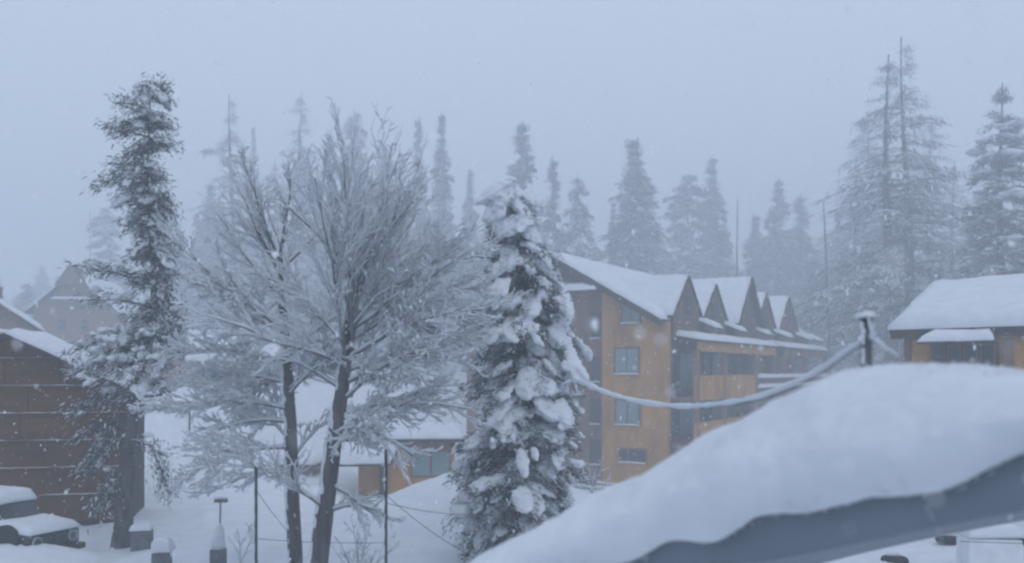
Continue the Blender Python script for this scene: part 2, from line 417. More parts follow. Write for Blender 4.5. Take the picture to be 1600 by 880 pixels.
def place_tree(kind, idx, x, y, z, H, hw, rot, label, lean=0.0):
    H0, mt, mc, ms = PROTO[kind][idx % len(PROTO[kind])]
    t = empty('fir_tree' if kind in ('fir',) else 'larch_tree' if kind in ('larch','wispy') else 'conifer_tree', (x, y, z), rot)
    for nm, me in (('trunk', mt), ('crown', mc), ('snow', ms)):
        o = link(nm, me, None, t); o.scale = (hw/BASEW[kind], hw/BASEW[kind], H/H0)
    t.rotation_euler = (0, lean, rot)
    setp(t, label, 'tree', GRP)
for i, (px, py, D, hw, kind, lab) in enumerate(FAR):
    D = D*(1.8 if kind not in ('fir', 'wispy') else 1.5)
    p = P(px, py, D); z = gz(p.x, p.y) - .3
    place_tree(kind, i, p.x, p.y, z, p.z - z, hw/F*D*(1.3 if kind == 'spire' else 1.45), i*2.4, lab)

# snags: bare pole trunks behind the hotel
def snag(px, py, D, rbase, lab, seed, nb, dx=0):
    p = P(px, py, D); zb = gz(p.x, p.y) - .3; rnd = random.Random(seed)
    t = empty('dead_tree', (p.x, p.y, zb)); H = p.z - zb
    mb = MB(); pts = [Vector((dx*(1-k/8) + .05*math.sin(k*1.7+seed), 0, H*k/8)) for k in range(9)]
    mb.tube(pts, [rbase*(1-.8*k/8) for k in range(9)], 8); mb.build('trunk', M['bark'], t, smooth=True)
    m2 = MB(); ms = MB()
    for k in range(nb):
        h = H*rnd.uniform(.3, .97); a = rnd.uniform(0, 6.28); L = rnd.uniform(.5, 1.6)*(1.15-h/H)*1.6
        q = Vector((dx*(1-h/H), 0, h)); e = q + Vector((math.cos(a)*L, math.sin(a)*L, -L*rnd.uniform(.2, .7)))
        m_ = q.lerp(e, .5) + Vector((0,0,.1*L))
        m2.tube([q, m_, e], [.035, .025, .01], 4); ms.tube([q+Vector((0,0,.05)), m_+Vector((0,0,.05)), e+Vector((0,0,.03))], [.04, .04, .02], 4)
    if nb:
        m2.build('branches', M['bark'], t)['kind'] = 'stuff'; ms.build('snow', M['snow'], t)['kind'] = 'stuff'
    setp(t, lab, 'tree', 'bare dead trunks behind the hotel')
snag(1152, 312, 122, .30, 'bare straight pole trunk standing behind the largest hotel dormer', 1, 14)
snag(1287, 314, 104, .30, 'leaning bare trunk with few limbs right of the hotel end', 4, 34, .9)

# the wood behind, one hazy mass
def far_wood():
    rng = np.random.default_rng(5); vs_d, vs_s = [], []
    for i in range(165):
        x = rng.uniform(-150, 165); y = rng.uniform(160, 235); 
        kind = rng.choice(['spire', 'broad', 'spire']); H0, mt, mc, ms = PROTO[kind][i % len(PROTO[kind])]
        H = rng.uniform(17, 33)*(1.0 if x > -75 else .45); sw = rng.uniform(1.3, 2.3)
        z = gz(x, y); th = rng.uniform(0, 6.28)
        for me, dst, fr in ((mc, vs_d, .2), (ms, vs_s, .2)):
            a = np.empty(len(me.vertices)*3, np.float32); me.vertices.foreach_get('co', a); a = a.reshape(-1, 3)
            nq = len(a)//4
            if me is ms or me is mc:
                a = a[:nq*4].reshape(nq, 4, 3); a = a[rng.uniform(0, 1, nq) < fr]; 
            c = a.mean(1, keepdims=True); a = c + (a-c)*2.0
            a = a.reshape(-1, 3)
            xx = (a[:, 0]*math.cos(th) - a[:, 1]*math.sin(th))*sw + x; yy = (a[:, 0]*math.sin(th) + a[:, 1]*math.cos(th))*sw + y
            dst.append(np.stack([xx, yy, a[:, 2]*H/H0 + z], -1))
    t = empty('distant_wood', (0, 135, gz(0, 135))); off = np.array([0, 135, gz(0, 135)])
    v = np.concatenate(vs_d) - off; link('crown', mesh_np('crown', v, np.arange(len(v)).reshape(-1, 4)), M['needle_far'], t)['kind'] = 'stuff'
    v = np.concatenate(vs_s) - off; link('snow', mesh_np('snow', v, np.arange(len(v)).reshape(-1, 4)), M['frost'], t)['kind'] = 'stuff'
    setp(t, 'distant snowy wood fading into the haze behind all the houses', 'wood', None, 'stuff')
far_wood()

# ------------------------------------------------------------------ hotel
def make_hotel():
    zb = -7.3; H = lambda z: z - zb
    rz = math.atan2(.856, .517)
    t = empty('hotel', (9.1, 53.0, zb), rz)
    Wd, Ln = 14.2, 36.0; tanr = 4.1/7.1
    ze, zr = 3.15, 7.0
    # main wall: pentagon extruded along the length
    MB().prism([(.0,0,0),(0,Wd,0),(0,Wd,H(ze)),(0,Wd/2,H(zr)),(0,0,H(ze))], (Ln,0,0)).build('wall', M['umber'], t)
    # ochre bay at the corner of the gable end
    zt = lambda y: ze + y*tanr - .12
    MB().prism([(-.45,-.25,0),(-.45,3.95,0),(-.45,3.95,H(zt(3.95))),(-.45,-.25,H(zt(-.25)))], (.6,0,0)).build('ochre_bay', M['ochre'], t)
    # roofs
    for s in (0, 1):
        ye = -.15 if s == 0 else Wd + .55
        zE = zr + .05 - (Wd/2+(.15 if s == 0 else .55))*tanr
        a, b = Vector((-1.3, ye, H(zE))), Vector((Ln+.6, ye, H(zE))); c, d = Vector((Ln+.6, Wd/2, H(zr+.05))), Vector((-1.3, Wd/2, H(zr+.05)))
        r = MB().prism([a, b, c, d], (0,0,.16)).build('roof', M['darkwood'], t)
        up = Vector((0,0,.17))
        snow_slab('snow', [a+up, b+up, c+up, d+up], .42, r, (60, 16), s*3, .2, .5, .05)
    # barge board along the rake
    for y0, y1 in ((-.3, Wd/2), (Wd+.55, Wd/2)):
        z0 = zr + .05 - abs(Wd/2-y0)*tanr; z1 = zr + .05
        MB().prism([(-1.36,y0,H(z0)-.25),(-1.36,y1,H(z1)-.25),(-1.36,y1,H(z1)+.12),(-1.36,y0,H(z0)+.12)], (.06,0,0)).build('barge_board', M['darkwood'], t)
    # windows on the gable end
    def window(y0, y1, z0, z1, x, pane, nm='window', bars=1):
        f = MB(); fw = .09
        f.box(x-.07, x, y0-fw, y0, H(z0)-fw, H(z1)+fw).box(x-.07, x, y1, y1+fw, H(z0)-fw, H(z1)+fw)
        f.box(x-.07, x, y0, y1, H(z1), H(z1)+fw).box(x-.11, x, y0, y1, H(z0)-fw, H(z0))
        for k in range(bars):
            yy = y0 + (y1-y0)*(k+1)/(bars+1); f.box(x-.05, x, yy-.03, yy+.03, H(z0), H(z1))
        o = f.build(nm, M['frame'], t)
        MB().box(x-.025, x, y0+.001, y1-.001, H(z0)+.001, H(z1)-.001).build('pane', pane, o)
        s = MB().tube([(x-.13, y0-.05, H(z0)-.07), (x-.13, (y0+y1)/2, H(z0)-.05), (x-.13, y1+.05, H(z0)-.07)], .06, 6).build('snow', M['snow'], o, smooth=True)
    bx = -.45
    window(1.45, 2.60, 2.95, 4.0, bx, M['glass'], bars=1)
    window(1.55, 3.05, -.10, 1.35, bx, M['glass'])
    window(1.50, 3.00, -3.15, -1.75, bx, M['glass'])
    window(1.1, 2.75, -5.4, -4.7, bx, M['darkglass'], bars=2)
    for z0 in (2.1, -.6, -3.2, -5.7):
        window(4.25, 4.9, z0, z0+1.5, 0, M['darkglass'], bars=0)
        window(8.8, 10.0, z0, z0+1.4, 0, M['glass'])
    window(6.2, 8.0, 4.75, 5.75, 0, M['glass'], bars=2)
    # wooden balconies on the gable end, each floor
    for z0 in (-4.2, -1.5, 1.2):
        b = MB().box(-1.1, 0, 5.3, 8.6, H(z0)-.15, H(z0)).build('balcony', M['darkwood'], t)
        for k in range(9): MB().box(-1.1, -1.05, 5.35+k*.39, 5.55+k*.39, H(z0), H(z0)+.85).build('slat', M['umber'], b)
        snow_slab('snow', [(-1.1,5.3,H(z0)+.02),(-1.1,8.6,H(z0)+.02),(-.1,8.6,H(z0)+.02),(-.1,5.3,H(z0)+.02)], .3, b, (14,5), 8)
    # small snow covered canopy on the gable end
    a, b, c, d = Vector((-1.5,3.9,H(4.75))), Vector((-1.5,8.6,H(4.75))), Vector((-.02,8.6,H(5.15))), Vector((-.02,3.9,H(5.15)))
    k = MB().prism([a,b,c,d], (0,0,.12)).build('canopy', M['darkwood'], t)
    snow_slab('snow', [q+Vector((0,0,.13)) for q in (a,b,c,d)], .38, k, (20,6), 5)
    # dormers along the long side
    for i, (s, zp, hw, ydep) in enumerate(((2.6,5.75,2.6,-.42),(7.8,5.65,2.6,-.42),(13.7,6.6,3.1,-.75),(20.0,6.0,2.9,-.42),(27.0,6.2,3.3,-.42))):
        zb_ = 3.15
        back = min(Wd/2, (zp-ze)/tanr)+.1
        dm = MB().prism([(s-hw+.3,ydep,H(1.9)),(s+hw-.3,ydep,H(1.9)),(s+hw-.3,ydep,H(zb_)+.3),(s,ydep,H(zp)-.06),(s-hw+.3,ydep,H(zb_)+.3)], (0,back-ydep,0)).build('dormer', M['dormer'], t)
        slope = (zp-zb_)/hw
        for sg in (-1, 1):
            fr = ydep-(.14 if i != 2 else .5)
            a, b = Vector((s+sg*(hw+.08), fr, H(zb_)-.08*slope)), Vector((s+sg*(hw+.08), back-1.5, H(zb_)-.08*slope))
            c, d = Vector((s, back+.4, H(zp))), Vector((s, fr, H(zp)))
            r = MB().prism([a,b,c,d], (0,0,.12)).build('dormer_roof', M['darkwood'], dm)
            e = (d-a).normalized()*.12
            snow_slab('dormer_snow', [q+Vector((0,.14,.13)) for q in (a+e,b+e,c,d)], .30, dm, (16,12), i+sg, .2, .4, .02)
        f = MB(); y = ydep
        f.box(s-.75, s+.75, y-.06, y, H(3.3), H(4.7)); fo = f.build('window', M['frame'], dm)
        for q in (-1, 1): MB().box(s+q*.35-.3, s+q*.35+.3, y-.075, y-.05, H(3.4), H(4.6)).build('pane', M['darkglass'], fo)
    for k, (x0, x1) in enumerate(((4.5,6.0),(9.7,11.2),(16.1,17.8),(22.2,24.3),(29.4,31.2),(33.4,35.6))):
        a, b, c, d = Vector((x0,-1.55,H(2.62))), Vector((x1,-1.55,H(2.62))), Vector((x1,-.1,H(3.2))), Vector((x0,-.1,H(3.2)))
        e = MB().prism([a,b,c,d], (0,0,.09)).build('eave', M['darkwood'], t)
        snow_slab('snow', [q+Vector((0,0,.1)) for q in (a,b,c,d)], .26, e, (8,10), k)
    # canopy over the top balcony, ochre fascia, balconies
    for x0, x1, z0 in ((.5, 17.6, 1.72), (20.2, 35.6, 1.72)):
        a, b, c, d = Vector((x0,-2.0,H(z0))), Vector((x1,-2.0,H(z0))), Vector((x1,-.02,H(z0)+.35)), Vector((x0,-.02,H(z0)+.35))
        k = MB().prism([a,b,c,d], (0,0,.1)).build('canopy', M['darkwood'], t)
        snow_slab('snow', [q+Vector((0,0,.11)) for q in (a,b,c,d)], .34, k, (50,6), x0)
        MB().box(x0+.1, x1-.1, -1.85, -1.7, H(z0)-.55, H(z0)+.02).build('fascia', M['ochre'] if x0 < 10 else M['umber'], t)
    for x in (.6, 5.6, 12.6, 17.4, 20.5, 27.5, 35.2):
        MB().box(x-.18, x+.18, -1.82, -1.5, 0, H(1.25)).build('post', M['umber'], t)
    for fl, zf in enumerate((-.25, -3.05, -5.9)):
        MB().box(.3, 35.6, -1.5, 0, H(zf)-1.5, H(zf)-1.3).build('balcony_floor', M['umber'], t)
        MB().box(.3, 12.4, -1.78, -1.62, H(zf)-1.5, H(zf)).build('parapet', M['ochre'], t)
        p2 = MB().box(12.8, 35.6, -1.78, -1.62, H(zf)-1.5, H(zf)-.25).build('parapet', M['umber'] if fl else M['frame'], t)
        for zz in (-.25, -.95): snow_slab('snow', [(12.8,-2.05,H(zf)+zz),(35.6,-2.05,H(zf)+zz),(35.6,-1.4,H(zf)+zz),(12.8,-1.4,H(zf)+zz)], .3, p2, (40,4), fl)
        for (x0, x1) in ((.9, 4.6), (6.6, 11.6), (13.5, 17.0), (21.5, 26), (29, 34)):
            o = MB().box(x0, x1, -.06, 0, H(zf)-1.0, H(zf)+1.45).build('window', M['frame'], t)
            n = 3
            for k in range(n):
                w_ = (x1-x0)/n
                MB().box(x0+k*w_+.08, x0+(k+1)*w_-.08, -.085, -.05, H(zf)-.9, H(zf)+1.35).build('pane', M['darkglass'] if (k == 0 or x0 > 12) else M['glass'], o)
    setp(t, 'four-storey ochre hotel with snowy gabled dormers behind the hanging snow-laden cable', 'hotel')
make_hotel()

# ------------------------------------------------------------------ right house (hip roof)
def make_right_house():
    A = P(1390, 516, 32.0); B = P(1640, 508, 28.6)
    dr = Vector((B.x-A.x, B.y-A.y, 0)); Ln = 12.0; ang = math.atan2(dr.y, dr.x)
    zb = -4.8; t = empty('ochre_house', (A.x, A.y, zb), ang); H = lambda z: z - zb
    ze = A.z; zr = 3.12
    MB().prism([(.45,.45,0),(.45,8.0,0),(.45,8.0,H(ze)),(.45,4.2,H(zr)-.2),(.45,.45,H(ze))], (Ln-.9,0,0)).build('wall', M['ochre'], t)
    hip = .05; mid = 4.2
    a, b, c, d = Vector((0,0,H(ze))), Vector((Ln,0,H(ze))), Vector((Ln-.05,mid,H(zr))), Vector((hip,mid,H(zr)))
    e, f = Vector((0,8.4,H(ze))), Vector((Ln,8.4,H(ze)))
    r = MB().add([a,b,f,e,d,c, *[q-Vector((0,0,.14)) for q in (a,b,f,e)]], [(0,1,5,4),(1,2,5),(2,3,4,5),(3,0,4),(0,6,7,1),(1,7,8,2),(2,8,9,3),(3,9,6,0),(6,9,8,7)]).build('roof', M['darkwood'], t)
    # snow blanket over the hip roof
    mb = MB(); n = 46; m = 40; vs_ = []
    def rh(x, y):
        s1 = (zr-ze)/mid; s2 = (zr-ze)/hip
        return ze + min(s1*max(0, min(y, 8.4-y)), 60*max(0, x+.06), 60*max(0, Ln+.06-x), zr-ze)
    for j in range(m+1):
        for i in range(n+1):
            x = -.06 + (Ln+.12)*i/n; y = -.06 + 8.52*j/m
            ed = min(x+.06, Ln+.06-x, y+.06, 8.46-y)
            pr = math.sqrt(max(0, 1-(1-min(1, ed/.35))**2))
            h = .03 + .40*(.3+.7*pr)*(1+.18*noise.noise(Vector((x*.8, y*.8, 2)))+.1*noise.noise(Vector((x*2.5, y*2.5, 7))))
            jag = .05*noise.noise(Vector((x*4, 1, y*4))) if j == 0 else 0
            vs_.append((x, y+jag, H(rh(x, y)) + h))
    fs = [(j*(n+1)+i, j*(n+1)+i+1, (j+1)*(n+1)+i+1, (j+1)*(n+1)+i) for j in range(m) for i in range(n)]
    base = len(vs_); rim = [i for i in range(n)] + [j*(n+1)+n for j in range(m)] + [m*(n+1)+i for i in range(n, 0, -1)] + [j*(n+1) for j in range(m, 0, -1)]
    for q in rim: x, y, z = vs_[q]; vs_.append((x, y, H(ze)+.005))
    k = len(rim); fs += [(rim[i], base+i, base+(i+1) % k, rim[(i+1) % k]) for i in range(k)]
    mb.add(vs_, fs).build('snow', M['snow'], r, smooth=True)
    # eave boards, corner posts
    MB().box(.02, Ln-.02, .05, .12, H(ze)-.32, H(ze)-.145).build('fascia', M['darkwood'], t)
    MB().box(.36, .6, .36, .6, 0, H(ze)-.15).build('corner_post', M['umber'], t)
    rnd = random.Random(3)
    for i in range(26):   # ragged icicles under the eave
        x = rnd.uniform(.3, Ln-.5); L = rnd.uniform(.05, .22)
        MB().tube([(x,.06,H(ze)-.32),(x,.06,H(ze)-.32-L)], [.02,.004], 5).build('icicle', M['frost'], t)
    # window bay with its own snowy canopy
    x0, x1 = 1.35, 3.45
    MB().box(x0, x1, .1, .45, 0, H(ze)-.5).build('window_bay', M['darkwood'], t)
    for k in range(4):
        w_ = (x1-x0)/4
        o = MB().box(x0+k*w_+.03, x0+(k+1)*w_-.03, .06, .1, H(ze)-1.75, H(ze)-.55).build('window', M['frame'], t)
        MB().box(x0+k*w_+.09, x0+(k+1)*w_-.09, .045, .06, H(ze)-1.69, H(ze)-.61).build('pane', M['darkglass'], o)
    a, b, c, d = Vector((x0-.15,-.75,H(ze)-.55)), Vector((x1+.15,-.75,H(ze)-.55)), Vector((x1-.15,.1,H(ze)-.25)), Vector((x0+.15,.1,H(ze)-.25))
    k = MB().prism([a,b,c,d], (0,0,.06)).build('canopy', M['darkwood'], t)
    snow_slab('snow', [q+Vector((0,0,.07)) for q in (a,b,c,d)], .2, k, (20,8), 3, .3, .25)
    for (q0, q1) in ((6.3, 7.4), (8.6, 9.7)):
        o = MB().box(q0, q1, .39, .45, H(ze)-2.2, H(ze)-1.1).build('window', M['frame'], t)
        MB().box(q0+.1, q1-.1, .375, .39, H(ze)-2.1, H(ze)-1.2).build('pane', M['darkglass'], o)
    MB().box(3.6, 3.85, .33, .46, 0, H(ze)-.4).build('corner_post', M['umber'], t)
    setp(t, 'low ochre house with thick snowy roof at the right edge', 'house')
make_right_house()

# ------------------------------------------------------------------ hazy houses on the left slope
def gable_house(px, pyr, D, hwpx, py_eave, length, rot, name, label, wallm, depth_sign=1, zb=None, th=.4, wins=(), cap=False):
    p = P(px, pyr, D); hw = hwpx/F*D; ze = (HY-py_eave)/F*D
    zb = gz(p.x, p.y) - .4 if zb is None else zb
    t = empty(name, (p.x, p.y, zb), rot); H = lambda z: z - zb
    MB().prism([(-hw+.3,0,0),(hw-.3,0,0),(hw-.3,0,H(ze)),(0,0,H(p.z)-.1),(-hw+.3,0,H(ze))], (0,length,0)).build('wall', wallm, t)
    sl = (p.z-ze)/(hw-.3)
    for s in (-1, 1):
        a, b = Vector((s*(hw+.25),-.6,H(ze)-.5*sl)), Vector((s*(hw+.25),length+.4,H(ze)-.5*sl)); c, d = Vector((0,length+.4,H(p.z))), Vector((0,-.6,H(p.z)))
        r = MB().prism([a,b,c,d], (0,0,.14)).build('roof', M['darkwood'], t)
        snow_slab('snow', [q+Vector((0,0,.15)) for q in (a,b,c,d)], th, r, (24,12), s+px, .2, .4)
    for (x0, x1, z0, z1) in wins:
        o = MB().box(x0, x1, -.07, 0, H(ze)+z0, H(ze)+z1).build('window', M['frame'], t)
        MB().box(x0+.1, x1-.1, -.09, -.07, H(ze)+z0+.1, H(ze)+z1-.1).build('pane', M['darkglass'], o)
    setp(t, label, 'house'); return t, H, ze, hw, p

t, H, ze, hw, p = gable_house(116, 430, 92, 66, 484, 12, R(6), 'timber_house', 'tall hazy timber house with steep gable behind the tall left conifer', M['haze_house'], wins=((-1.6,-.7,-2.2,-.9),(.6,1.5,-2.2,-.9)))
# raised ridge cap of the gable, a small hooded peak
MB().prism([(-1.3,-1.0,H(p.z)-1.0),(1.3,-1.0,H(p.z)-1.0),(0,-1.0,H(p.z)+.9)], (0,1.6,0)).build('hood', M['haze_house'], t)
for s in (-1, 1):
    a, b, c, d = Vector((s*1.5,-1.1,H(p.z)-1.15)), Vector((s*1.5,.7,H(p.z)-1.15)), Vector((0,.7,H(p.z)+1.0)), Vector((0,-1.1,H(p.z)+1.0))
    MB().prism([a,b,c,d], (0,0,.1)).build('hood_roof', M['darkwood'], t)
snow_slab('snow', [(-2.0,-.9,H(ze)+1.0),(2.0,-.9,H(ze)+1.0),(2.0,-.05,H(ze)+1.1),(-2.0,-.05,H(ze)+1.1)], .25, t, (16,5), 2)
gable_house(372, 500, 96, 72, 548, 12, R(14), 'timber_house', 'faint wide house roof glimpsed through twigs of the left bare tree', M['haze_house'], wins=((-2.0,-1.0,-2.0,-.6),(.8,1.8,-2.0,-.6)))
gable_house(272, 520, 78, 50, 560, 10, R(-40), 'timber_house', 'low brownish house just right of the tall left conifer', M['haze_house'], wins=((-1,-.2,-1.6,-.5),))
t, H, ze, hw, p = gable_house(-26, 462, 56, 78, 512, 10, R(26), 'timber_house', 'snowy roof with a brick chimney at the left edge, behind the brown shed', M['haze_house'], th=.35)
MB().box(.55, .95, 1.0, 1.4, H(p.z)-.6, H(p.z)+.55).build('chimney', M['brick'], t)
MB().box(.50, 1.0, .95, 1.45, H(p.z)+.55, H(p.z)+.65).build('chimney_cap', M['concrete'], t)

# ------------------------------------------------------------------ brown panelled shed, lower left
def make_shed():
    D = 26.0; k = D/F
    pk = P(14, 522, D); zb = gz(pk.x, D) - .3
    t = empty('brown_shed', (pk.x, D, zb), R(12)); H = lambda z: z - zb
    hwr = 3.25; zr = pk.z - .1; slope = .48; ze = zr - slope*hwr
    MB().prism([(-hwr,.06,0),(hwr,.06,0),(hwr,.06,H(ze)),(0,.06,H(zr)),(-hwr,.06,H(ze))], (0,2.4,0)).build('wall', M['darkwood'], t)
    # board panels in courses, narrow open joints between, snow on the battens
    rnd = random.Random(2); z = zr; row = 0; ch = .80
    zs = [H(zr) - .62 - i*ch for i in range(7)]
    top = H(zr)
    edges = [top] + zs
    for r_ in range(len(edges)-1):
        z1, z0 = edges[r_]-.02, max(edges[r_+1]+.02, .02)
        if z1 <= z0: continue
        lim = min(hwr, (H(zr)-z0)/slope)
        x = -lim; first = True
        cuts = [-lim]
        xx = -lim + rnd.uniform(.5, 1.4)
        while xx < lim-.3: cuts.append(xx); xx += rnd.uniform(1.1, 1.7)
        cuts.append(lim)
        for c0, c1 in zip(cuts[:-1], cuts[1:]):
            x0, x1 = c0+.012, c1-.012
            th = rnd.uniform(.035, .055)
            def tz(x): return min(z1, H(zr) - slope*abs(x) - .02)
            xs = [x0] + ([0.0] if x0 < 0 < x1 else []) + [x1]
            for bx in (-(H(zr)-z1)/slope, (H(zr)-z1)/slope):
                if x0 < bx < x1: xs.append(bx)
            xs = sorted(set(xs))
            poly = [(x0, .06, z0), (x1, .06, z0)] + [(q, .06, max(tz(q), z0+.001)) for q in reversed(xs)]
            MB().prism(poly, (0,-th,0)).build('panel', M['shed'], t)
        if r_ < len(edges)-2:
            b = MB().box(-lim, lim, -.05, .0, z0-.045, z0+.005).build('batten', M['shed'], t)
            pts = []; n = 26
            for i in range(n+1):
                q = -lim + 2*lim*i/n
                pts.append((q, -.035, z0+.012+.006*math.sin(q*9+r_)))
            rad = [max(.002, .009 + .022*noise.noise(Vector((q[0]*1.7, r_*3.1, 1)))) for q in pts]
            MB().tube(pts, rad, 5).build('snow', M['snow'], b, smooth=True)
    for s in (-1, 1):
        a, b = Vector((s*(hwr+.5),-.45,H(ze)-.5*slope)), Vector((s*(hwr+.5),2.8,H(ze)-.5*slope)); c, d = Vector((0,2.8,H(zr))), Vector((0,-.45,H(zr)))
        r = MB().prism([a,b,c,d], (0,0,.1)).build('roof', M['darkwood'], t)
        snow_slab('snow', [q+Vector((0,0,.11)) for q in (a,b,c,d)], .26, r, (30,14), s*4, .2, .25, .05)
    setp(t, 'dark brown panelled shed with snowy gable roof at the lower left', 'shed')
make_shed()

# ------------------------------------------------------------------ parked off-road car beside the shed
def make_car():
    D = 22.0; base = P(8, 852, D); zb = gz(base.x, D) - .42
    t = empty('parked_car', (base.x, D, zb), R(-20))
    # local x forward (towards +x), y to the far side
    side = [(-2.6,.45),(1.52,.45),(1.6,.62),(1.58,.92),(.45,1.02),(.12,1.50),(-2.5,1.54),(-2.6,1.0)]
    MB().prism([(x,-.78,z) for x, z in side], (0,1.56,0)).build('body', M['carpaint'], t, bevel=.05)
    for x in (.95, -1.75):
        MB().tube([(x,-.90,.70),(x,-.74,.70)], .46, 20).build('wheel_arch', M['rubber'], t)
        for y in (-.93, .73):
            o = MB().tube([(x,y,.36),(x,y+.2,.36)], .36, 22).build('wheel', M['rubber'], t, bevel=.03)
            MB().tube([(x,y-.015,.36),(x,y+.03,.36)], .20, 16).build('rim', M['chrome'], o)
    for y in (-.52, .52):
        o = MB().tube([(1.56,y,.74),(1.64,y,.74)], .13, 18).build('headlight', M['chrome'], t)
        MB().tube([(1.625,y,.74),(1.655,y,.74)], .10, 18).build('lens', M['darkglass'], o)
    g = MB().box(1.57, 1.62, -.34, .34, .58, .90).build('grille', M['rubber'], t)
    for i in range(6): MB().box(1.62, 1.635, -.29+i*.105, -.24+i*.105, .61, .87).build('slat', M['carpaint'], g)
    MB().box(1.55, 1.75, -.80, .80, .40, .54).build('bumper', M['rubber'], t, bevel=.02)
    for s in (-1, 1):
        MB().prism([(.32,s*.79,1.04),(.10,s*.79,1.42),(-.85,s*.79,1.43),(-.85,s*.79,1.04)], (0,s*.012,0)).build('side_window', M['darkglass'], t)
        MB().prism([(-.95,s*.79,1.04),(-.95,s*.79,1.43),(-2.3,s*.79,1.44),(-2.3,s*.79,1.04)], (0,s*.012,0)).build('side_window', M['darkglass'], t)
    MB().prism([(.44,-.68,1.06),(.44,.68,1.06),(.16,.62,1.45),(.16,-.62,1.45)], (.02,0,.01)).build('windscreen', M['darkglass'], t)
    MB().prism([(.35,-.80,1.08),(.35,-1.0,1.08),(.35,-1.0,1.24),(.35,-.80,1.24)], (-.06,0,0)).build('mirror', M['carpaint'], t)
    snow_slab('roof_snow', [(-2.55,-.82,1.53),(.14,-.80,1.50),(.14,.80,1.50),(-2.55,.82,1.53)], .30, t, (26,16), 4, .2, .22)
    snow_slab('hood_snow', [(.42,-.78,1.02),(1.60,-.74,.91),(1.60,.74,.91),(.42,.78,1.02)], .22, t, (18,16), 6, .25, .25)
    setp(t, 'dark parked off-road car under thick snow in front of the brown shed', 'car')
make_car()

# ------------------------------------------------------------------ small ochre annex and shed behind the bare trees
def make_annex():
    D = 40.0; a = P(560, 790, D); zb = gz(a.x+2, D) - .5
    t = empty('ochre_annex', (a.x, D, zb), R(4)); H = lambda z: z - zb
    Wd = 150/F*D; zt = (HY-690)/F*D
    MB().box(0, Wd, 0, 4.5, 0, H(zt)).build('wall', M['ochre'], t)
    MB().box(1.8, Wd+.02, -.03, 0, H(zt)-.35, H(zt)-.01).build('fascia', M['umber'], t)
    r = MB().box(-.5, Wd+.4, -.7, 5, H(zt), H(zt)+.12).build('roof', M['darkwood'], t)
    snow_slab('snow', [(-.5,-.7,H(zt)+.13),(Wd+.4,-.7,H(zt)+.13),(Wd+.4,5,H(zt)+.13),(-.5,5,H(zt)+.13)], .45, r, (24,16), 3)
    x0, x1, z0, z1 = 2.35, 4.1, H(zt)-1.6, H(zt)-.42
    o = MB().box(x0, x1, -.08, 0, z0, z1).build('window', M['frame'], t)
    for k in range(2):
        w_ = (x1-x0)/2; MB().box(x0+k*w_+.05, x0+(k+1)*w_-.05, -.10, -.075, z0+.07, z1-.07).build('pane', M['glass'], o)
    MB().box(.95, 1.2, -.1, 0, 0, H(zt)-.3).build('door_post', M['darkwood'], t)
    a, b, c, d = Vector((-1.4,-1.6,H(zt)-.95)), Vector((1.5,-1.6,H(zt)-.95)), Vector((1.9,-.02,H(zt)-.1)), Vector((-1.0,-.02,H(zt)-.1))
    k = MB().prism([a,b,c,d], (0,0,.08)).build('porch_roof', M['darkwood'], t)
    snow_slab('snow', [q+Vector((0,0,.09)) for q in (a,b,c,d)], .4, k, (16,12), 9)
    for x in (-1.2, 1.35): MB().box(x-.05, x+.05, -1.5, -1.4, 0, H(zt)-.96).build('porch_post', M['darkwood'], t)
    setp(t, 'small ochre annex with a pale window, glimpsed between bare trunk and fir', 'annex')
make_annex()
def make_hut():
    D = 44.0; a = P(408, 790, D); zb = gz(a.x+1, D) - .4; t = empty('small_hut', (a.x, D, zb), R(-5)); H = lambda z: z - zb
    zt = (HY-728)/F*D
    MB().box(0, 2.6, 0, 2.2, 0, H(zt)).build('wall', M['haze_house'], t)
    MB().box(.3, 1.1, -.05, 0, .2, H(zt)-.3).build('door', M['darkwood'], t)
    r = MB().box(-.2, 2.8, -.3, 2.4, H(zt), H(zt)+.08).build('roof', M['darkwood'], t)
    snow_slab('snow', [(-.2,-.3,H(zt)+.09),(2.8,-.3,H(zt)+.09),(2.8,2.4,H(zt)+.09),(-.2,2.4,H(zt)+.09)], .35, r, (14,10), 3)
    setp(t, 'small brownish hut with snowy flat roof behind the left bare trunk', 'hut')
make_hut()

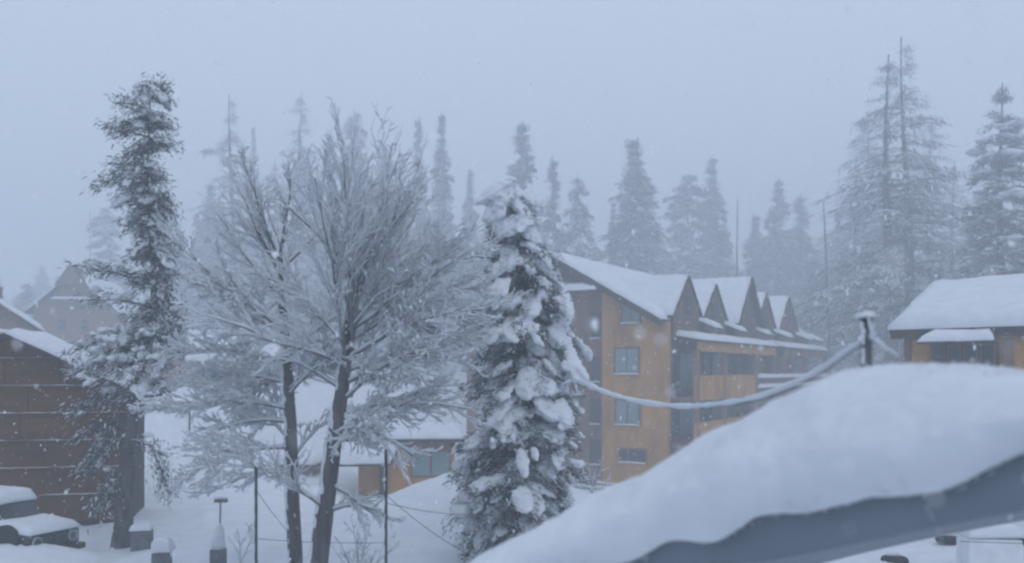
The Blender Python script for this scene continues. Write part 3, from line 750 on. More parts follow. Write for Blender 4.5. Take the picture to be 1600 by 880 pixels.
# ------------------------------------------------------------------ snow laden fir, centre
def px_path(pts, D):
    a = np.array([(P(x, y, D)[0], P(x, y, D)[2]) for x, y in pts]); a = a[np.argsort(a[:, 1])]
    return a
def near_fir(name, label, D, path, widths, nb, sprays, leaf, snowq, blob, voxel, seed, trunk_r, droop, tuft=0., hang=.3, boughs=(), h0=0.0, lenvar=.35, fuse_it=2, boughspr=90, dens=None, snowmask=None, base_y=None, sym=None, wr=(.14,.26), whorls=0, wsig=.17):
    rng = np.random.default_rng(seed)
    pa = px_path(path, D); zb = gz(pa[0, 0], D) - .15
    H = pa[-1, 1] - zb; x0 = pa[0, 0]
    t = empty(name, (x0, D, zb))
    cx = lambda z: np.interp(z + zb, pa[:, 1], pa[:, 0]) - x0
    wz = np.array([((HY-y)/F*D - zb)/H for y, w_ in widths]); ww = np.array([w_/F*D for y, w_ in widths]); o = np.argsort(wz)
    prof = lambda u: np.interp(u, wz[o], ww[o])
    centre = lambda h: np.stack([cx(h), .12*np.sin(h*.8+seed), h], -1)
    dk, sn, bl, br = conifer_arrays(rng, H, prof, nb, sprays, droop, leaf, centre, h0=h0, tuft=tuft, hang=hang, snowq=snowq, snow_blob=(blob[0], blob[1], snowmask or (lambda u: blob[2]+0*u)), lenvar=lenvar, tmin=.2, sym=sym, wr=wr, whorls=whorls, wsig=wsig)
    D_, S_ = [dk], [sn]; bc, brr = [bl[0]], [bl[1]]
    tm = MB(); zz = np.linspace(0, H*.985, 16)
    tm.tube([tuple(centre(np.array([z]))[0]) for z in zz], [max(.015, trunk_r*(1-k/15.5)**1.35*(1.35 if k == 0 else 1)) for k in range(16)], 12)
    C, oo, lat, L, up, dr = br
    for i in range(len(L)):
        pts = []
        for q in (0, .35, .7, 1.0):
            v = Vector(C[i]) + Vector(oo[i])*L[i]*q; v.z += L[i]*(up[i]*q - dr[i]*q*q); pts.append(v)
        r0 = .008 + .014*L[i]; tm.tube(pts, [r0, r0*.75, r0*.5, r0*.25], 4, False)
    # individual boughs: (x0,y0) -> (x1,y1) with depth offset, sag, snow
    for (bx0, by0, bx1, by1, dy, sag, snowy, dens_) in boughs:
        a, b = P(bx0, by0, D) - Vector((x0, D, zb)), P(bx1, by1, D) - Vector((x0, D, zb)); b.y += dy; a.y = 0
        Lb = (b-a).length; n = int(boughspr*Lb*dens_)
        q = rng.uniform(.15, 1, n)**.75; base = np.array(a)[None]*(1-q[:, None]) + np.array(b)[None]*q[:, None]; base[:, 2] += sag*np.sin(q*np.pi)
        base += rng.normal(0, .07 + tuft*1.2, (n, 3))*np.array([1, 1.6, .8])
        d = unit(np.array(b-a)[None] + rng.normal(0, .6*Lb, (n, 3)) + np.array([0, 0, -.4*Lb]))
        s = unit(np.cross(d, rng.normal(0, 1, (n, 3)))); l = leaf*rng.uniform(.6, 1.5, n)
        D_.append(quads_np(base, d, s, l, l*rng.uniform(wr[0], wr[1], n)))
        m = rng.uniform(0, 1, n) < snowq*min(1, .25+snowy)
        S_.append(quads_np(base[m]+np.array([0,0,leaf*.2]), d[m], s[m], l[m], l[m]*.3))
        nbk = int(Lb*5*snowy)
        if nbk:
            q = rng.uniform(.3, 1, nbk); c_ = np.array(a)[None]*(1-q[:, None]) + np.array(b)[None]*q[:, None]; c_[:, 2] += sag*np.sin(q*np.pi) + .1
            c_ += rng.normal(0, .12, (nbk, 3)); sz = blob[1]*rng.lognormal(.1, .3, nbk)
            bc.append(c_); brr.append(np.stack([sz*1.3, sz*1.1, sz*.75], -1))
        mid = a.lerp(b, .5) + Vector((0,0,sag)); tm.tube([a, mid, b], [.012+.014*Lb, .01+.009*Lb, .008], 5, False)
    tr = tm.build('trunk', M['bark'], t, smooth=True)
    v, f = join_np(D_); link('crown', mesh_np('crown', v, f), M['needle'], t)
    ax = BLOB_AXES[-1]; nx_ = sum(len(q) for q in bc) - len(ax)
    ax = np.concatenate([ax, np.tile(np.eye(3)[None], (nx_, 1, 1))])
    bv, bf = blobs_np(np.concatenate(bc), np.concatenate(brr), rng, .16, ax)
    me = fuse(bv, bf, voxel, fuse_it); n = len(me.vertices)
    co = np.empty(n*3, np.float32); me.vertices.foreach_get('co', co); co = co.reshape(-1, 3)
    nr = np.empty(n*3, np.float32); me.vertices.foreach_get('normal', nr); nr = nr.reshape(-1, 3)
    co += nr*(.028*np.sin(co[:, :1]*17+3*np.sin(co[:, 2:]*9))*np.sin(co[:, 1:2]*15+2)*np.sin(co[:, 2:]*19) + rng.normal(0, .006, (n, 1)))
    me.vertices.foreach_set('co', co.ravel()); me.update()
    link('snow', me, M['snow'], t)['kind'] = 'stuff'
    v, f = join_np(S_); link('snow_dusting', mesh_np('snow_dusting', v, f), M['snow'], t)['kind'] = 'stuff'
    setp(t, label, 'tree'); return t

near_fir('snowy_fir', 'dense dark fir heavily laden with snow clumps left of the hotel', 21.0,
    [(797,286),(803,340),(815,400),(825,500),(818,600),(806,700),(795,840)],
    [(280,14),(300,36),(340,46),(372,42),(385,60),(430,84),(470,78),(490,98),(540,104),(570,88),(600,100),(650,92),(665,108),(720,116),(770,112),(810,86),(845,46)],
    230, 330, .10, .42, (8, .145, .6), .034, 3, .17, .6, tuft=.05, hang=.35, lenvar=.36, whorls=15, wsig=.24, snowmask=lambda u: np.where(u > .6, .8, np.where(u > .35, .64, .42)),
    boughs=[(800,690,716,745,-.4,.15,.9,1.0),(800,740,700,815,-.7,.2,.5,1.2),(800,790,745,858,-.9,.1,.2,1.1),(810,700,905,740,-.4,.15,.8,1),(810,420,735,400,.1,.1,.9,.8),
            (810,600,715,612,-.2,.15,.5,1.2),(820,540,892,575,-.3,.15,.8,1)])

# ------------------------------------------------------------------ tall sparse conifer, left
near_fir('tall_conifer', 'tall sparse dark conifer with snow on its lower boughs, beside the brown shed', 22.8,
    [(234,114),(236,200),(232,300),(238,400),(240,460),(226,560),(208,650),(200,740),(192,858)],
    [(112,10),(130,26),(180,40),(215,30),(240,42),(300,48),(350,32),(390,38),(430,48),(470,50),(520,56),(580,52),(610,30),(640,12),(700,10),(860,8)],
    118, 190, .095, .6, (8, .085, .3), .034, 3, .25, .55, tuft=.06, hang=.3, h0=.22, lenvar=.5, boughspr=210, wr=(.15,.28), whorls=14, wsig=.15,
    snowmask=lambda u: np.where(u > .60, .42, np.where(u > .46, .5, np.where(u > .33, .8, .12))),
    boughs=[(236,175,185,158,.1,.05,0,1.6),(236,190,178,205,-.2,.06,0,1.6),(235,215,172,202,.2,.05,0,1.2),(234,255,176,262,.1,.1,.0,1.4),(233,270,156,294,-.2,.12,.1,1.5),
            (234,160,256,128,0,.02,0,1.2),(236,230,268,222,.2,.04,0,1.4),(236,280,272,335,-.2,.1,.1,1.4),(238,350,278,392,.1,.08,.2,1.2),(240,330,190,352,.2,.06,.1,.8),
            (240,440,150,425,-.4,.12,.3,.8),(240,445,128,416,-.3,.05,.2,.25),(236,480,140,470,-.2,.1,.9,.8),(240,430,288,520,-.2,.2,.5,1.6),(240,460,284,560,-.1,.2,.5,1.5),
            (230,530,120,555,-.5,.25,1.4,.8),(228,540,140,585,-.8,.25,1.6,.9),(226,560,170,600,-.9,.15,1.4,1),(226,545,250,585,-.9,.15,1.4,1),(222,580,118,585,-.2,.2,1.3,1),
            (214,620,112,648,-.2,.15,.25,1.4),(210,650,115,690,.1,.12,.1,1.6),(208,680,130,740,-.2,.15,.35,1.6),(204,720,140,800,.1,.12,.35,1.5),(206,640,160,720,-.5,.1,.1,1.5),
            (206,690,262,712,-.3,.12,.5,1.0),(240,706,272,772,-.3,.06,.3,1.8),(204,740,168,800,-.4,.05,.3,1.3)])

# ------------------------------------------------------------------ bare deciduous trees
class Bare:
    def __init__(s, seed): s.r = random.Random(seed); s.b = [[], []]; s.sn = [[], []]; s.bn = 0; s.snn = 0
    def seg(s, pts, rads, n, store, which):
        V, Fc = store; base = s.bn if which else s.snn
        pts = np.array(pts, float); m = len(pts)
        t = np.gradient(pts, axis=0); t = unit(t)
        up = np.tile(np.array([0., 0., 1.]), (m, 1)); up[np.abs(t[:, 2]) > .95] = (1, 0, 0)
        a = unit(np.cross(t, up)); b = np.cross(a, t)
        th = 2*np.pi*np.arange(n)/n
        ring = pts[:, None] + (a[:, None]*np.cos(th)[None, :, None] + b[:, None]*np.sin(th)[None, :, None])*np.array(rads)[:, None, None]
        V.append(ring.reshape(-1, 3))
        i = (np.arange(m-1)[:, None]*n + np.arange(n)[None]).ravel(); j = (np.arange(m-1)[:, None]*n + (np.arange(n)+1)[None] % n).ravel()
        Fc.append(np.stack([i, j, j+n, i+n], -1) + base)
        if which: s.bn += m*n
        else: s.snn += m*n
    def branch(s, pts, r0, r1, n, snow=1.0):
        m = len(pts); rads = [r0 + (r1-r0)*k/(m-1) for k in range(m)]
        s.seg(pts, rads, n, s.b, True)
        d = Vector(pts[-1]) - Vector(pts[0]); flat = math.sqrt(d.x*d.x + d.y*d.y)/max(d.length, 1e-5)
        k = snow*(.24 + .76*flat**1.4)
        if k > .12 and r0 < .12:
            th = [min(.045, (.008 + .75*r)*k + .0035) for r in rads]
            s.seg([(p[0], p[1], p[2] + rads[i]*.75 + th[i]*.45) for i, p in enumerate(pts)], th, 4 if r0 > .012 else 3, s.sn, False)
    def curve(s, a, d, L, bend, m, wob):
        pts = [Vector(a)]; d = Vector(d).normalized()
        for i in range(m):
            d = (d + bend/m + Vector((s.r.gauss(0, wob), s.r.gauss(0, wob), s.r.gauss(0, wob)))/m).normalized()
            pts.append(pts[-1] + d*L/m)
        return pts
    def grow(s, pts, r0, r1, lev, cfg):
        s.branch(pts, r0, r1, (7, 5, 4, 3)[min(lev, 3)], cfg['snow'])
        if lev >= len(cfg['n']): return
        n, ang, fr, bend = cfg['n'][lev], cfg['ang'][lev], cfg['fr'][lev], cfg['bend'][lev]
        Lp = sum((pts[i+1]-pts[i]).length for i in range(len(pts)-1))
        n = max(2, int(n*min(1.3, Lp/cfg['ref'][lev])))
        for k in range(n):
            u = .12 + .86*(k + s.r.random())/n; x = u*(len(pts)-1); i = min(int(x), len(pts)-2); f = x - i
            p = pts[i].lerp(pts[i+1], f); t = (pts[i+1]-pts[i]).normalized()
            side = t.cross(Vector((s.r.gauss(0,1), s.r.gauss(0,1), s.r.gauss(0,1)))).normalized()
            a = math.radians(ang*s.r.uniform(.6, 1.35))
            d = t*math.cos(a) + side*math.sin(a)
            L = Lp*fr*(1.12 - .62*u)*s.r.uniform(.6, 1.3)
            rb = (r0 + (r1-r0)*u)*s.r.uniform(.4, .6); rb = max(rb, .0035)
            s.grow(s.curve(p, d, L, Vector(bend), (6, 5, 4, 3)[min(lev, 3)], .5), rb, max(rb*.3, .002), lev+1, cfg)
    def finish(s, name, label, loc, trunk_pts, trunk_r):
        t = empty(name, loc); off = np.array(loc)
        tb = MB(); tb.tube([Vector(p)-Vector(loc) for p in trunk_pts], trunk_r, 12)
        me_o = tb.build('trunk', M['bark'], t, smooth=True)
        rng = np.random.default_rng(len(trunk_pts)*7); cs, rs = [], []     # wind-plastered snow up the trunk
        for i in range(len(trunk_pts)-1):
            a_, b_ = Vector(trunk_pts[i])-Vector(loc), Vector(trunk_pts[i+1])-Vector(loc)
            for q in range(int((b_-a_).length*26)):
                u = rng.uniform(); p_ = a_.lerp(b_, u); rr = trunk_r[i]*(1-u)+trunk_r[i+1]*u; th = rng.normal(-2.75, .38)
                cs.append((p_.x+math.cos(th)*rr*.94, p_.y+math.sin(th)*rr*.94, p_.z)); z_ = rng.uniform(.04, .16); rs.append((z_*.14+.012, z_*.14+.012, z_))
        bv, bf = blobs_np(np.array(cs), np.array(rs), rng); link('trunk_snow', fuse(bv, bf, .016, 2), M['snow'], t)['kind'] = 'stuff'
        link('crown', mesh_np('crown', np.concatenate(s.b[0]) - off, np.concatenate(s.b[1]), smooth=True), M['twig'], t)
        link('snow', mesh_np('snow', np.concatenate(s.sn[0]) - off, np.concatenate(s.sn[1]), smooth=True), M['snow'], t)
        setp(t, label, 'tree', 'bare broadleaf trees in front'); return t

def make_bare_right():
    D = 17.0; T = Bare(21)
    tp = [P(488,960,D), P(497,880,D), P(510,780,D), P(522,690,D), P(536,600,D), P(541,540,D), P(546,470,D), P(552,400,D)]
    zb = gz(tp[0].x, D); tp = [Vector((tp[0].x-.06, D, zb-.15))] + tp
    cfg = dict(n=[14, 8, 4], ang=[16, 19, 26], fr=[.54, .47, .5], bend=[(0,0,.25),(0,0,.15),(0,0,.0)], ref=[4.0, 1.6, .7], snow=1.1)
    # upright fan of limbs from the crotch
    tips = [(452,250,-.8),(487,215,.6),(513,188,-.3),(548,165,.5),(560,185,-1.2),(585,200,1.0),(612,190,-.2),(640,222,.8),(668,250,-.9),(700,290,.3),(735,330,-.6),(610,240,1.8),(530,240,-1.8),(655,300,1.6)]
    for k, (x, y, dy) in enumerate(tips):
        st = (536 + (k % 5)*4, 440 + (k % 7)*30); a = P(st[0], st[1], D); b = P(x - (x-550)*.05, y + 88 - .15*(y-165), D); b.y += dy*1.2
        c = a.lerp(b, .4) + Vector(((b.x-a.x)*-.10, 0, .12)); m = a.lerp(b, .75) + Vector(((b.x-a.x)*-.05, 0, .06))
        pts = [a, a.lerp(c, .5), c, c.lerp(m, .5)+Vector((.03,0,0)), m, b]
        T.grow(pts, .036, .007, 0, cfg)
    cfg2 = dict(n=[18, 11, 5], ang=[27, 29, 32], fr=[.44, .46, .5], bend=[(0,0,.08),(0,0,.0),(0,0,-.1)], ref=[3.2, 1.3, .6], snow=1.35)
    low = [(545,520,740,400,-.6),(545,535,755,440,.6),(545,560,760,490,-.9),(542,580,735,520,.8),(540,600,720,560,-.8),(538,625,700,548,-1.4),(535,650,690,600,1.0),(530,660,735,640,.2),
           (540,540,380,430,1.0),(540,570,360,500,-.9),(535,610,370,560,.9),(528,690,660,700,-1.0),(520,760,625,800,-.7),(515,800,350,690,-1.1),(512,800,620,810,-.3),(524,680,610,640,-1.6)]
    for k, (x0, y0, x1, y1, dy) in enumerate(low):
        a = P(x0, y0, D); b = P(x1, y1, D); b.y += dy*1.4
        m = a.lerp(b, .5) + Vector((0, 0, (.22 if k % 3 else -.05)))
        pts = [a, a.lerp(m, .5)+Vector((0,0,.04)), m, m.lerp(b, .5)+Vector((0,0,.05)), b]
        T.grow(pts, .034, .007, 0, cfg2)
    T.finish('bare_tree', 'right bare broadleaf tree, broom-like crown fanning from a forked trunk', (tp[0].x, D, zb), tp, [.26,.22,.19,.17,.15,.125,.10,.075,.035])
def make_bare_left():
    D = 18.2; T = Bare(5)
    tp = [P(463,960,D), P(461,860,D), P(456,760,D), P(454,660,D), P(447,560,D), P(441,480,D), P(437,400,D)]
    zb = gz(tp[0].x, D); tp = [Vector((tp[0].x, D, zb-.15))] + tp
    cfg = dict(n=[17, 10, 5], ang=[22, 26, 30], fr=[.46, .46, .5], bend=[(0,0,.16),(0,0,.08),(0,0,-.05)], ref=[3.6, 1.4, .6], snow=1.0)
    tips = [(305,278,.4,430,455),(365,255,-.4,435,420),(335,205,.7,437,430),(395,240,-1.0,438,410),(430,215,.6,437,405),(460,250,-.8,437,410),(275,345,-.7,428,500),(300,400,.9,440,520),(420,300,1.5,438,430),(350,320,1.4,438,450),(490,280,.9,440,420)]
    for k, (x, y, dy, sx, sy) in enumerate(tips):
        a = P(sx, sy, D); b = P(x + 12, y + 35, D); b.y += dy*1.2
        m = a.lerp(b, .5) + Vector((0, 0, -.12)); 
        T.grow([a, a.lerp(m, .5), m, m.lerp(b, .5)+Vector((.04,0,0)), b], .040, .008, 0, cfg)
    cfg2 = dict(n=[18, 10, 5], ang=[28, 30, 34], fr=[.44, .46, .5], bend=[(0,0,.05),(0,0,-.1),(0,0,-.18)], ref=[2.8, 1.1, .5], snow=1.4)
    low = [(445,540,300,500,.6),(448,570,290,560,-.7),(450,600,270,600,.5),(452,640,280,640,-.8),(452,660,300,690,.3),(454,700,320,735,-1.0),(455,740,345,765,-.5),(445,520,330,450,-1.0),(448,590,350,640,1.4),
           (448,560,540,470,1.2),(450,620,560,560,-1.2),(454,690,330,640,1.2),(455,720,520,650,.9)]
    for k, (x0, y0, x1, y1, dy) in enumerate(low):
        a = P(x0, y0, D); b = P(x1, y1, D); b.y += dy*1.4
        m = a.lerp(b, .5) + Vector((0, 0, .18))
        T.grow([a, a.lerp(m, .5)+Vector((0,0,.04)), m, m.lerp(b, .5)+Vector((0,0,.04)), b], .030, .007, 0, cfg2)
    T.finish('bare_tree', 'left bare broadleaf tree with straight slim trunk and drooping snowy side branches', (tp[0].x, D, zb), tp, [.18,.165,.15,.14,.125,.11,.09,.055])
make_bare_right(); make_bare_left()

# ------------------------------------------------------------------ foreground: metal roof edge under deep snow
def make_front_roof():
    px = np.array([620,700,760,850,950,1050,1160,1250,1340,1420,1500,1600,1720,1850], float)
    gt = -15 + np.array([985,955,938,908,880,850,820,797,776,758,738,706,668,630], float)     # top edge of the metal, rows
    gb = np.array([1010,985,972,950,925,900,884,868,850,834,818,799,776,750], float)    # lower edge of the metal
    st = np.array([1040,975,922,834,780,728,665,613,580,569,570,582,598,610], float)     # crest of the snow
    X = np.linspace(620, 1850, 240); dep = np.interp(X, [620, 1850], [5.4, 2.9])
    g1, g0, s1 = np.interp(X, px, gt), np.interp(X, px, gb), np.interp(X, px, st)
    k = np.hanning(15); k /= k.sum(); sm = lambda a: np.convolve(np.pad(a, 7, 'edge'), k, 'valid')
    g1, g0, s1 = sm(g1), sm(g0), sm(s1)
    ft = np.array([tuple(P(a, b, d)) for a, b, d in zip(X, g1, dep)]); fb = np.array([tuple(P(a, b, d)) for a, b, d in zip(X, g0, dep)])
    back = 2.6
    tdir = unit(ft[-1:] - ft[:1])[0]; nb = np.array([-tdir[1], tdir[0], 0]); nb = nb/np.linalg.norm(nb)
    if nb[1] < 0: nb = -nb
    ctr = ft[len(ft)//2].copy(); zoff = fb[:, 2].min() - .2
    t = empty('snowy_roof_edge', (ctr[0], ctr[1], ctr[2]-.3)); off = np.array([ctr[0], ctr[1], ctr[2]-.3])
    # metal edge: front fascia with two folded lips, and the sheet going back
    rows = [fb + nb*.5, fb + nb*.02, fb - nb*.0, fb*.96+ft*.04 - nb*.015, fb*.9+ft*.1 - nb*.0, fb*.25+ft*.75, fb*.1+ft*.9 - nb*.02, ft - nb*.02, ft + nb*.03, ft + nb*back]
    rows[0] = rows[0] + np.array([0, 0, .01])
    rows[-1] = rows[-1] - np.array([0, 0, .5]); n = len(X)
    v = np.concatenate(rows) - off
    f = [(r*n+i, r*n+i+1, (r+1)*n+i+1, (r+1)*n+i) for r in range(len(rows)-1) for i in range(n-1)]
    link('fascia', mesh_np('fascia', v, f), M['metal'], t)
    # posts carrying it (below the frame)
    for i in (30, 200):
        q = fb[i] + nb*1.2 - off; zg = gz(fb[i][0], fb[i][1]) - off[2]
        MB().tube([(q[0], q[1], zg-.2), (q[0], q[1], q[2]+.05)], .06, 10).build('post', M['metal'], t)
    # snow: profile from the metal lip, bulging out, up over the crest, down behind
    A = np.linspace(0, 1, 90); vs_ = []
    rng = np.random.default_rng(8)
    for i in range(n):
        d = dep[i]; cr = .85
        crest = ft[i] + nb*cr; cpx = HX + F*crest[0]/crest[1]
        crest[2] = (HY - np.interp(cpx, px, st))/F*crest[1]
        base = ft[i] - nb*.05 + np.array([0, 0, .012])
        hgt = crest[2] - base[2]
        for a in A:
            if a < .62:
                q = a/.62; th = q*math.pi/2
                o_ = -.10*math.sin(min(1, q*2.2)*math.pi)*(1-q) + cr*(1-math.cos(th))**1.25
                z = base[2] + hgt*math.sin(th)**1.0
            else:
                q = (a-.62)/.38; o_ = cr + (back-cr)*q; z = crest[2] - (hgt*.75+.2)*q*q
            p = base + nb*o_; p[2] = z
            w_ = min(1, a*9)
            nz = noise.noise(Vector((p[0]*2.2, p[1]*2.2, p[2]*2.2)))*.030 + noise.noise(Vector((p[0]*6, p[1]*6, p[2]*6)))*.015 + noise.noise(Vector((p[0]*17, p[1]*17, p[2]*17)))*.007 + noise.noise(Vector((p[0]*45, p[1]*45, p[2]*45)))*.002
            lip = -(1-w_)*(.02 + abs(noise.noise(Vector((p[0]*2.6, 3, 1))))*.10 + (.5+noise.noise(Vector((p[0]*5.5, 8, 1))))*.03)
            p[2] += nz*w_ + lip - (1-w_)*.02; p -= nb*(nz*.8*w_ + .025*(1-w_))
            vs_.append(p)
    m = len(A); v = np.array(vs_) - off
    i_ = (np.arange(n-1)[:, None]*m + np.arange(m-1)[None]).ravel()
    link('snow', mesh_np('snow', v, np.stack([i_, i_+m, i_+m+1, i_+1], -1), smooth=True), M['snow'], t)
    # fuzz of fresh crystals along the crest and lower lip
    cs = []; rs = []
    for _ in range(1500):
        i = rng.integers(0, n); a = rng.integers(0, 3) if rng.random() < .25 else int(rng.normal(m*.58, m*.04))
        a = max(0, min(m-1, a)); q = v[i*m+a] + rng.normal(0, .012, 3); cs.append(q); r_ = rng.uniform(.002, .005); rs.append((r_*rng.uniform(.7,1.4), r_, r_*rng.uniform(.7,1.4)))
    bv, bf = blobs_np(np.array(cs), np.array(rs), rng, .3)
    o = link('snow_crystals', mesh_np('snow_crystals', bv, None, bf, smooth=True), M['snow'], t); o['kind'] = 'stuff'
    setp(t, 'slate grey metal roof edge under deep drifted snow, close at lower right', 'roof edge')
make_front_roof()

# ------------------------------------------------------------------ pole and snow laden cable
def make_pole_cable():
    # short post standing on the snowy roof, close to the camera
    D = 5.3; a = P(1353, 500, D); zg = -.75
    t = empty('roof_post', (a.x, D, zg)); H = a.z - zg
    MB().tube([(0,0,0),(.002,0,H*.6),(.0,0,H)], [.040,.036,.032], 12).build('pole', M['greypost'], t, smooth=True)
    MB().tube([(0,0,H),(0,0,H+.012)], .044, 12).build('cap', M['post'], t)
    rng = np.random.default_rng(3)
    c = np.array([(0,0,H+.022),(.02,.01,H+.03),(-.022,-.01,H+.026)]); me = fuse(*blobs_np(c, np.array([(.046,.046,.02)]*3), rng), .008, 2); link('snow', me, M['snow'], t)
    cs = np.array([(-.030+rng.normal(0,.006), -.022, z) for z in rng.uniform(.35*H, .97*H, 40)]); rs = np.array([(q*.5, q*.5, q) for q in rng.uniform(.010, .028, 40)])
    link('plastered_snow', fuse(*blobs_np(cs, rs, rng), .006, 2), M['snow'], t)['kind'] = 'stuff'
    br = P(1364, 528, D) - Vector((a.x, D, zg))
    MB().tube([(0,-.03,br.z), (br.x, -.05, br.z)], .012, 8).build('insulator', M['concrete'], t)
    setp(t, 'dark snow-capped post rising behind the drifted roof edge, carrying the cable', 'post')
    # hanging cable: a straight line in plan, so 1/depth runs evenly along the picture row
    d0, d1 = 5.25, 17.5; A = P(1364, 527, d0)
    c = empty('snowy_cable', A)
    ctl = [(1364,527),(1330,545),(1290,573),(1240,600),(1180,622),(1120,633),(1060,636),(1000,629),(950,616),(915,601),(897,594)]
    dep = lambda x: 1.0/(1/d0 + (1/d1 - 1/d0)*(1364-x)/467)
    pts = [P(x, y, dep(x)) - A for x, y in ctl]; dd = [dep(x) for x, y in ctl]
    fine = []; fd = []
    for i in range(len(pts)-1):
        for k in range(8):
            u = k/8; p0 = pts[max(i-1,0)]; p1 = pts[i]; p2 = pts[i+1]; p3 = pts[min(i+2,len(pts)-1)]
            fine.append(.5*((2*p1) + (p2-p0)*u + (2*p0-5*p1+4*p2-p3)*u*u + (3*p1-p0-3*p2+p3)*u**3)); fd.append(dd[i]*(1-u)+dd[i+1]*u)
    fine.append(pts[-1]); fd.append(d1)
    g = [.35 + .65*(d-d0)/(d1-d0) for d in fd]      # snow has slid off the steep upper end, lies thick at the sag
    MB().tube(fine, [.008*max(.6, q) for q in g], 6).build('wire', M['post'], c)
    MB().tube([q - Vector((0,0,(.045+.025*math.sin(i*.09))*g[i])) for i, q in enumerate(fine)], [.005*max(.6, q) for q in g], 6).build('wire', M['post'], c)
    MB().tube([q + Vector((0,0,.018*g[i])) for i, q in enumerate(fine)], [max(.014, .050 + .030*noise.noise(Vector((i*.31,0,0))) + .016*noise.noise(Vector((i*.9,3,0))))*g[i] for i in range(len(fine))], 9).build('snow', M['snow'], c, smooth=True)
    for q in ((1357,497),(1404,556)):
        e = P(q[0], q[1], d0) - A
        MB().tube([Vector((0,0,0)), e*.5 + Vector((0,0,-.006)), e], [.012,.009,.007], 7).build('stay', M['snow'], c, smooth=True)
    E = pts[-1]
    for q in ((876,602),(886,558),(902,612)):
        e = P(q[0], q[1], 17.6) - A; MB().tube([E, E.lerp(e, .5)+Vector((0,0,.02)), e], [.035,.026,.014], 7).build('stay', M['snow'], c, smooth=True)
    setp(c, 'thick snow-laden cable sagging across the hotel front from the fir to the post', 'cable')
make_pole_cable()

# ------------------------------------------------------------------ thin posts, wires and small things in the snow
def thin_post(px, py, D, r, label, lean=0):
    a = P(px, py, D); zg = gz(a.x, D); t = empty('fence_post', (a.x, D, zg)); H = a.z - zg
    MB().tube([(0,0,-.3),(lean*.5,0,H*.5),(lean,0,H)], r, 8).build('pole', M['post'], t)
    rng = np.random.default_rng(int(px)); me = fuse(*blobs_np(np.array([(lean,0,H+.02),(lean+.01,0,H+.05)]), np.array([(r*1.7,r*1.7,.05)]*2), rng), .012, 2)
    link('snow', me, M['snow'], t)
    sn = MB()   # wind-plastered snow on one side
    for k in range(7):
        z0 = H*(.3+.09*k); sn.tube([(-r*.75, -r*.5, z0), (-r*.8, -r*.5, z0+.12), (-r*.7, -r*.5, z0+.2)], [r*.2, r*.45, r*.2], 5)
    sn.build('plastered_snow', M['snow'], t, smooth=True)['kind'] = 'stuff'
    setp(t, label, 'post', 'thin posts by the bare trees'); return a
a1 = thin_post(400, 726, 15.5, .028, 'thin dark post left of the two bare trunks')
a2 = thin_post(603, 700, 16.0, .028, 'thin dark post right of the two bare trunks')
thin_post(296, 640, 44, .05, 'distant small post on the open snow slope left of the bare trees')
def wire(p, q, sag, r, label, m='post', n=24):
    o = MB().tube([p.lerp(q, k/n) - Vector((0,0,sag*4*(k/n)*(1-k/n))) for k in range(n+1)], r, 5).build('wire', M[m], None)
    setp(o, label, 'wire', 'loose wires around the posts')
wire(P(602,772,16), P(742,872,15), .08, .006, 'thin wire slanting down right from the right thin post')
wire(P(402,768,15.5), P(458,838,17.9), .05, .006, 'thin wire slanting from the left thin post to the left bare trunk')
wire(P(402,842,15.5), P(602,848,16), .03, .005, 'low thin wire stretched between the two thin posts')
wire(P(604,786,16), P(770,802,20.5), .10, .006, 'thin wire from the right thin post to the fir base')

def snow_pillar():
    D = 20.0; b = P(341, 880, D); zg = gz(b.x, D); t = empty('lamp_pillar', (b.x, D, zg)); H = lambda py: (HY-py)/F*D - zg
    MB().box(-.15, .15, -.15, .15, -.1, H(857)).build('plinth', M['concrete'], t, bevel=.02)
    zs = [H(857), H(848), H(835), H(822)]
    mb = MB(); mb.tube([(0,0,zs[0]),(.0,0,zs[1]),(.02,0,zs[2]),(.04,0,zs[3]),(.045,0,H(818))], [.16,.15,.12,.07,.02], 14); mb.build('snow', M['snow'], t, smooth=True)
    MB().tube([(.04,0,H(826)),(.05,0,H(784))], .018, 8).build('stem', M['concrete'], t)
    o = MB().box(-.08, .20, -.05, .05, H(785), H(781)).build('lamp_head', M['concrete'], t)
    MB().tube([(-.10,0,H(779)),(.06,0,H(778)),(.22,0,H(779))], [.02,.035,.02], 8).build('snow_cap', M['snow'], o, smooth=True)
    setp(t, 'short grey pillar with snow cone and small T-shaped lamp on open snow', 'pillar')
snow_pillar()
def stump(px, py_top, D, w_, label, name, m, capth=.2):
    b = P(px, py_top, D); zg = gz(b.x, D); t = empty(name, (b.x, D, zg), .2); H = b.z - zg
    MB().box(-w_/2, w_/2, -w_/2, w_/2, -.2, H).build('block', M[m], t, bevel=.03)
    snow_slab('snow', [(-w_/2,-w_/2,H),(w_/2,-w_/2,H),(w_/2,w_/2,H),(-w_/2,w_/2,H)], capth, t, (14,14), px, .3, .16, .03)
    setp(t, label, 'block')
stump(253, 862, 19.5, .38, 'low rough stone block with snow cap at the bottom edge, left of the lamp pillar', 'stone_block', 'concrete', .3)
stump(222, 828, 22.2, .46, 'grey box half drifted over beside the tall conifer trunk', 'utility_box', 'concrete', .16)
